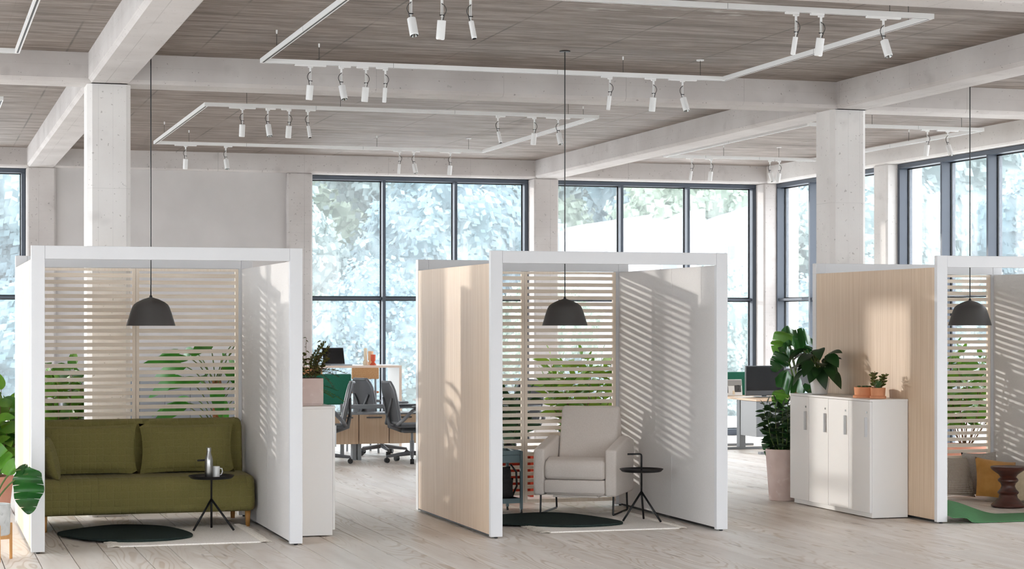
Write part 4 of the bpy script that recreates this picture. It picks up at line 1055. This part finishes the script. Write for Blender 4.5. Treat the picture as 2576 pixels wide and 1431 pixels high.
def shrub(t, rs, z0, stems, height, spread, meshes, per, sc, t0=.3, updir=.35, stem_m='stem_brown', sr=.006, cx=0, cy=0, squash=1.0, rim=.06):
    """stems fanning out of the soil with leaves set along each"""
    r_ = random.Random(rs)
    for k in range(stems):
        a = 2*math.pi*(k+r_.random()*.6)/stems; q = spread*math.sqrt(r_.uniform(.1,1)); h = height*r_.uniform(.68,1.0)*(1-.25*(q/spread))
        p0 = (cx+math.cos(a)*rim*.5, cy+math.sin(a)*rim*.5, z0); p1 = (cx+math.cos(a)*q, cy+math.sin(a)*q*squash, z0+h)
        pts = curve(p0, p1, (math.cos(a)*q*.2, math.sin(a)*q*.2, 0), 8)
        obj('stem', MB().tube(pts, [sr*(1-.6*i/8) for i in range(9)], 6), stem_m, t)
        for j in range(per):
            f = t0+(1-t0)*(j+.5)/per; i_ = f*8; lo = min(7,int(i_)); p = pts[lo].lerp(pts[lo+1], i_-lo)
            b = j*2.4+k*1.3; d = Vector((math.cos(b),math.sin(b),updir*r_.uniform(-.4,1.6)))
            leaf(r_.choice(meshes), t, p, d, sc*r_.uniform(.7,1.15), r_.uniform(-.4,.4), Vector((r_.uniform(-.7,.5),-.7,r_.uniform(.2,.9))))
        leaf(r_.choice(meshes), t, pts[-1], (pts[-1]-pts[-2])+Vector((r_.uniform(-.02,.02),0,0)), sc*.8)

L_ficus = [lm(leaf_mesh(.105,.062,.2), 'leaf_ficus'), lm(leaf_mesh(.10,.064,.45), 'leaf_ficus')]
L_lime = [lm(leaf_mesh(.10,.036,.25), 'leaf_lime'), lm(leaf_mesh(.11,.034,.4), 'leaf_lime'), lm(leaf_mesh(.10,.04,.3), 'leaf_ficus')]
L_zz = [lm(leaf_mesh(.085,.030,.15), 'leaf_dark'), lm(leaf_mesh(.08,.032,.3), 'leaf_dark')]
L_dark = [lm(leaf_mesh(.20,.085,.4), 'leaf_dark'), lm(leaf_mesh(.18,.09,.6), 'leaf_dark')]
L_phil = [lm(leaf_mesh(.18,.125,.45,.10,9), 'leaf_dark'), lm(leaf_mesh(.17,.12,.7,.10,9), 'leaf_dark'), lm(leaf_mesh(.19,.115,.3,.10,9), 'leaf_dark')]
L_ban = [lm(leaf_mesh(.46,.17,.35,.15,10), 'leaf_banana'), lm(leaf_mesh(.40,.16,.6,.15,10), 'leaf_banana'), lm(leaf_mesh(.5,.15,.2,.2,10), 'leaf_banana')]
MON = [lm(monstera_mesh(.30,.30,5,.35,3), 'leaf_monstera'), lm(monstera_mesh(.28,.27,4,.6,5), 'leaf_monstera'), lm(monstera_mesh(.30,.28,5,.2,8), 'leaf_monstera')]
MONL = [lm(monstera_mesh(.32,.30,3,.45,7), 'leaf_monstera_light'), lm(monstera_mesh(.30,.30,5,.3,9), 'leaf_monstera_light')]

# left edge: monstera in a concrete planter on wooden legs
def petiole(t, p0, p1, bow, r=.006, m='stem_green'): obj('stem', MB().tube(curve(p0,p1,bow,8), r, 7), m, t, smooth=True)
t = thing('monstera', 'monstera in a pale concrete planter on wooden legs at the left picture edge', 'potted plant', (0.49,13.60,0), 0)
pot(t, [(0,.17),(.118,.17),(.125,.178),(.130,.375),(.126,.378),(.118,.375),(.116,.34)], 'concrete_pot', .345, .116)
for k in range(4):
    a = R(20+90*k); obj('leg', MB().box(-.010,.010,-.010,.010,0,.245), 'leg_wood', t, bevel=.003).location = (math.cos(a)*.142, math.sin(a)*.142, 0)
obj('cross_bar', MB().box(-.14,.14,-.009,.009,.135,.165).box(-.009,.009,-.14,.14,.135,.165), 'leg_wood', t).rotation_euler = (0,0,R(20))
CP = Vector((-.29,-.957,0))
LM1 = lm(monstera_mesh(.27,.225,5,.3,3,.10), 'leaf_monstera')
for (p1, d, up, me, sc, bow) in (((.245,.0,.575),(-.05,-.18,-1),(-.25,-1,.1),LM1,1.0,(0,0,.05)), ((.20,.05,.60),(.62,.05,-.35),(-.35,-.5,.9),MON[1],.62,(0,0,.08)),
        ((-.02,.06,.735),(.62,-.35,-.42),(-.45,-.6,.8),MONL[0],.72,(0,0,.04)), ((-.10,.0,.80),(-.8,-.2,-.1),(0,-.3,1),MON[2],.8,(0,0,.05)), ((-.05,.14,.86),(-.3,.7,.1),(0,-.3,1),MONL[1],.8,(0,0,.05)), ((-.16,-.10,.62),(-.8,-.6,-.3),(0,-.6,1),MON[1],.8,(0,0,.05))):
    petiole(t, (0,0,.34), p1, bow); leaf(me, t, p1, d, sc, 0, Vector(up))
# left, behind the pod: ficus bushes
t = thing('ficus', 'leafy ficus in a large terracotta pot at the left picture edge', 'potted plant', (0.585,17.0,0))
pot(t, [(0,0),(.17,0),(.18,.01),(.215,.30),(.212,.31),(.20,.31),(.198,.27)], 'terracotta_pale', .27, .2)
shrub(t, 5, .27, 17, 1.05, .36, L_ficus, 16, 1.6, .1)
t = thing('ficus', 'dense ficus seen through the left half of the sofa pod screen', 'potted plant', (1.24,17.65,0))
pot(t, [(0,0),(.17,0),(.18,.01),(.20,.36),(.197,.37),(.185,.37),(.183,.33)], 'concrete_pot', .33, .18)
shrub(t, 9, .33, 17, 1.15, .30, L_ficus, 16, 1.7, .05)
# tree-like plant through the right half of the sofa pod screen
t = thing('banana_plant', 'tall plant with big paddle leaves and fibrous trunk behind the sofa pod', 'potted plant', (2.50,17.05,0))
pot(t, [(0,0),(.19,0),(.20,.01),(.22,.42),(.217,.43),(.20,.43),(.198,.38)], 'concrete_pot', .38, .195)
obj('trunk', MB().tube(curve((0,0,.36),(.02,.02,1.12),(.02,0,0),8), [.05,.05,.046,.05,.045,.048,.042,.044,.036], 12), 'bark_fibre', t)
r_ = random.Random(3)
for k in range(24):
    f = .1+.9*k/23; a = k*2.4+.4; h = .58+f*.80; ln = .18+.14*r_.random()
    p1 = (math.cos(a)*ln, math.sin(a)*ln, h+ .20*r_.random())
    petiole(t, (0.01,0.01,.5+f*.6), p1, (0,0,.06), .005)
    leaf(r_.choice(L_ban), t, p1, (math.cos(a),math.sin(a)*.6,.25-.6*r_.random()), r_.uniform(.65,.9), r_.uniform(-.3,.3), Vector((-.3,-.8,.6)))
# planter with bushy plant on the left cupboard
t = thing('square_planter', 'bushy olive green plant in a pink square planter on the left cupboard', 'potted plant', (2.855,14.62,.972))
obj('pot', MB().box(-.095,.095,-.095,.095,.012,.205).box(-.09,.09,-.09,.09,0,.012), 'pink_concrete', t, bevel=.003)
obj('soil', MB().box(-.085,.085,-.085,.085,.205,.208), 'soil', t)
L_ol = [lm(leaf_mesh(.030,.019,.3,.1,4), 'leaf_olive'), lm(leaf_mesh(.028,.018,.5,.1,4), 'leaf_olive')]
def sprig_mesh(L, droop, seed, lw=.02, ll=.034, m='leaf_olive', pairs=14, nm='frond'):
    r_ = random.Random(seed); mb = MB(); pts = []
    for i in range(9):
        f = i/8; pts.append(Vector((math.sin(f*3+seed)*.012, L*f, -droop*L*f*f)))
    mb.tube(pts, .0018, 4)
    for j in range(pairs):
        f = .12+.88*j/(pairs-1); i_ = f*8; lo = min(7,int(i_)); p = pts[lo].lerp(pts[lo+1],i_-lo)
        for sg in (-1,1):
            q = ll*r_.uniform(.7,1.15)*(1-.35*f); d = Vector((sg*.9,.45,r_.uniform(-.3,.3))).normalized(); w = d.cross(Vector((0,0,1))).normalized()*lw*.5*(1-.3*f)
            nrm = Vector((0,0,.25*q))
            mb.add([p, p+d*q*.5+w+nrm*.3, p+d*q, p+d*q*.5-w+nrm*.3, p+d*q*.5-nrm*.2], [(0,1,4),(1,2,4),(2,3,4),(3,0,4)])
    me = mesh(mb, True, nm); me.materials.append(M[m]); return me
SPR = [sprig_mesh(.20,.5,k,.028,.034,'leaf_olive',12) for k in range(3)]
r_ = random.Random(8)
for k in range(26):
    a = k*2.399; q = r_.uniform(.2,1.0); ln = .05+.12*q; h = r_.uniform(.10,.30)*(1.15-.5*q)
    if math.cos(a) < 0: ln = min(ln,.12)
    p0 = Vector((math.cos(a)*.05,math.sin(a)*.05,.205)); p1 = Vector((math.cos(a)*ln,math.sin(a)*ln,.205+h))
    if math.sin(a) > .5: p1.z += .03
    pts = curve(p0, p1, (math.cos(a)*.02,math.sin(a)*.02,.02), 8)
    obj('stem', MB().tube(pts,.0016,5), 'stem_brown', t)
    for j in range(10):
        f = .12+.88*j/9; i_ = f*8; lo = min(7,int(i_)); p = pts[lo].lerp(pts[lo+1],i_-lo); b = j*2.4+k
        leaf(L_ol[j%2], t, p, (math.cos(b),math.sin(b),r_.uniform(-.2,.8)), r_.uniform(.8,1.3), 0, Vector((r_.uniform(-.6,.6),-.6,r_.uniform(.2,1))))
for (d, s_) in (((.95,-.3,.45),1.15),((.9,-.1,.25),.9),((.35,.2,1.6),1.1),((.10,-.2,1.8),1.2),((.8,.3,-.1),1.0)):
    o = leaf(SPR[0], t, (.03,0,.25), d, s_); o.name = 'frond'
t = thing('fern', 'bright green fern spilling over the rear end of the left cupboard', 'potted plant', (2.96,15.66,.972))
pot(t, [(0,0),(.055,0),(.075,.10),(.07,.102),(.066,.09)], 'white_ceramic', .09, .066)
FRN = [sprig_mesh(.30,.7,k+20,.010,.036,'leaf_fern',20) for k in range(3)]
r_ = random.Random(2)
for k in range(30):
    a = k*2.399; el = r_.uniform(.0,1.1)
    sc_ = r_.uniform(.6,.95); d = Vector((math.cos(a),math.sin(a),math.tan(el))).normalized()
    if d.x*.30*sc_ < -.20: d.x = abs(d.x)
    o = leaf(FRN[k%3], t, (0,0,.09), d, sc_, r_.uniform(-.3,.3)); o.name = 'frond'
o = leaf(FRN[0], t, (0,0,.10), (1,-.35,.35), 1.1); o.name = 'frond'

# plants seen through the armchair pod screen
t = thing('lime_shrub', 'yellow-green leafy shrub behind the armchair pod screen', 'potted plant', (6.70,19.5,0))
pot(t, [(0,0),(.16,0),(.17,.01),(.19,.42),(.187,.43),(.175,.43),(.173,.39)], 'concrete_pot', .39, .17)
shrub(t, 21, .39, 18, 1.10, .42, L_lime, 15, 1.9, .08)
t = thing('dark_plant', 'dark broad-leaved plant seen through the left slats of the armchair pod', 'potted plant', (5.80,19.4,0))
pot(t, [(0,0),(.14,0),(.17,.34),(.165,.345),(.155,.31)], 'black_plastic', .31, .155)
shrub(t, 31, .31, 12, .78, .34, L_dark, 9, 1.1, .1, stem_m='stem_green')
t = thing('dark_plant', 'dark plant between the chair backs behind the armchair pod screen', 'potted plant', (6.02,20.6,0))
pot(t, [(0,0),(.14,0),(.17,.34),(.165,.345),(.155,.31)], 'concrete_pot', .31, .155)
shrub(t, 37, .31, 10, .70, .30, L_dark, 8, 1.0, .1, stem_m='stem_green')
# shrub through the right pod screen
t = thing('lime_shrub', 'green shrub in a wide terracotta pot behind the right pod screen', 'potted plant', (10.0,17.3,0))
pot(t, [(0,0),(.20,0),(.21,.01),(.25,.34),(.26,.345),(.26,.385),(.24,.385),(.235,.34)], 'terracotta_pale', .34, .23)
shrub(t, 44, .34, 18, 1.15, .34, L_lime[2:]+L_ficus, 14, 1.4, .3)

# tall pink planter and monstera behind the right cupboard
t = thing('rubber_plant', 'dark glossy shrub in a tall pink planter beside the white cupboard', 'potted plant', (7.475,16.12,0))
pot(t, [(0,0),(.118,0),(.125,.006),(.158,.455),(.155,.462),(.146,.46),(.143,.42)], 'pink_concrete', .42, .145)
shrub(t, 52, .42, 17, .56, .19, L_zz, 15, 1.25, .06, stem_m='stem_green', rim=.12)
t = thing('monstera', 'tall monstera with big split leaves behind the white cupboard', 'potted plant', (8.17,17.3,0))
pot(t, [(0,0),(.15,0),(.16,.01),(.19,.36),(.187,.37),(.175,.37),(.173,.33)], 'concrete_pot', .33, .17)
obj('trunk', MB().tube(curve((0,0,.3),(-.02,0,1.0),(.03,0,0),8), .035, 10), 'bark_fibre', t)
for (p1, d, up, me, sc) in (((-.13,.0,1.46),(1,-.25,.05),(0,-.75,.7),MON[0],1.0), ((-.125,.0,1.50),(-.65,-.3,-.75),(-.5,-.6,.6),MONL[0],.75), ((-.15,-.05,1.30),(-.75,-.3,-.7),(-.2,-.7,.7),MON[2],.75),
        ((-.20,-.1,1.36),(1,-.3,-.3),(-.1,-.5,.9),MON[1],.8), ((-.22,-.1,1.06),(1,-.35,-.35),(0,-.8,.6),MON[0],.9), ((-.19,-.05,.93),(-.35,-.3,-.9),(-.4,-.8,.4),MONL[1],.6),
        ((-.22,-.08,.58),(-.6,-.3,-.9),(-.5,-.6,.5),MON[2],1.05), ((.1,.1,1.35),(.7,.4,.1),(0,-.4,1),MON[1],.9), ((.16,.05,.95),(.8,.3,.0),(0,-.5,1),MON[2],.9), ((-.14,-.14,.78),(-.3,-.6,-.6),(0,-.7,.7),MON[0],.7), ((.1,.05,.80),(.5,.6,-.2),(0,-.3,1),MON[0],.8)):
    petiole(t, (0,0,max(.35,p1[2]-.42)), p1, (0,0,.05), .007); leaf(me, t, p1, d, sc, 0, Vector(up))
# plants on the right cupboard
t = thing('philodendron', 'dark glossy philodendron in a white pot on the right cupboard', 'potted plant', (7.545,15.52,.972))
pot(t, [(0,0),(.060,0),(.068,.006),(.088,.135),(.086,.14),(.080,.14),(.078,.12)], 'white_ceramic', .12, .079)
r_ = random.Random(17)
for k in range(26):
    a = k*2.399+.7; ln = r_.uniform(.05,.16); h = .10+.20*r_.random()
    if math.cos(a) > .25: a = -math.pi/2-.5+1.0*r_.random() if k % 3 else math.pi-a
    p1 = (math.cos(a)*ln, math.sin(a)*ln, .10+h)
    petiole(t, (math.cos(a)*.02,math.sin(a)*.02,.12), p1, (0,0,.03), .004)
    leaf(r_.choice(L_phil), t, p1, (math.cos(a),math.sin(a),r_.uniform(-.75,.35)), r_.uniform(.75,1.05), r_.uniform(-.4,.4))
L_suc = [lm(leaf_mesh(.050,.017,-.1,.5,5), 'leaf_succulent')]
L_suc2 = [lm(leaf_mesh(.022,.016,-.2,.4,4), 'leaf_succulent')]
L_jade = [lm(leaf_mesh(.026,.017,.1,.3,4), 'leaf_olive')]
def tpot(t, r, h): 
    pot(t, [(0,0),(r*1.05,0),(r*1.08,.004),(r*1.08,h*.2),(r*.98,h*.24),(r*.92,h*.26),(r*1.0,h),(r*.94,h),(r*.93,h*.9)], 'orange_clay', h*.9, r*.93)
t = thing('succulent_pot', 'wide terracotta pot with low rosettes on the right cupboard', 'potted plant', (7.575,14.75,.972))
tpot(t, .082, .088)
for q, (sx, sy) in enumerate(((0,0),(.035,.02),(-.035,.015),(.015,-.04),(-.02,-.035),(.05,-.015),(-.05,-.01))):
    for k in range(11):
        a = k*2.399+q; el = .25+.09*k
        leaf(L_suc2[0], t, (sx,sy,.085), (math.cos(a),math.sin(a),el), 1.1-.04*k)
t = thing('succulent_pot', 'smaller terracotta pot with an aloe and jade sprigs on the right cupboard', 'potted plant', (7.60,14.545,.972))
tpot(t, .062, .088)
for k in range(22):
    a = k*2.399; el = .35+.16*k
    leaf(L_suc[0], t, (math.cos(a)*.012,math.sin(a)*.012,.085), (math.cos(a),math.sin(a),el), 1.5-.01*k)
for (bx_, by_, hx, hz) in ((-.03,.0,-.05,.15),(-.02,.02,-.02,.17),(.03,.01,.05,.13),(.02,-.02,.065,.15)):
    pts = curve((bx_,by_,.08),(hx,by_,.08+hz*.85),(0,0,0),5); obj('stem', MB().tube(pts,.0025,5), 'stem_brown', t)
    for j in range(12):
        b = j*2.4; p = pts[1+j//3] if 1+j//3 < 6 else pts[-1]
        leaf(L_jade[0], t, p, (math.cos(b),math.sin(b),.5), 1.5, 0, Vector((-.4,-.7,.5)))
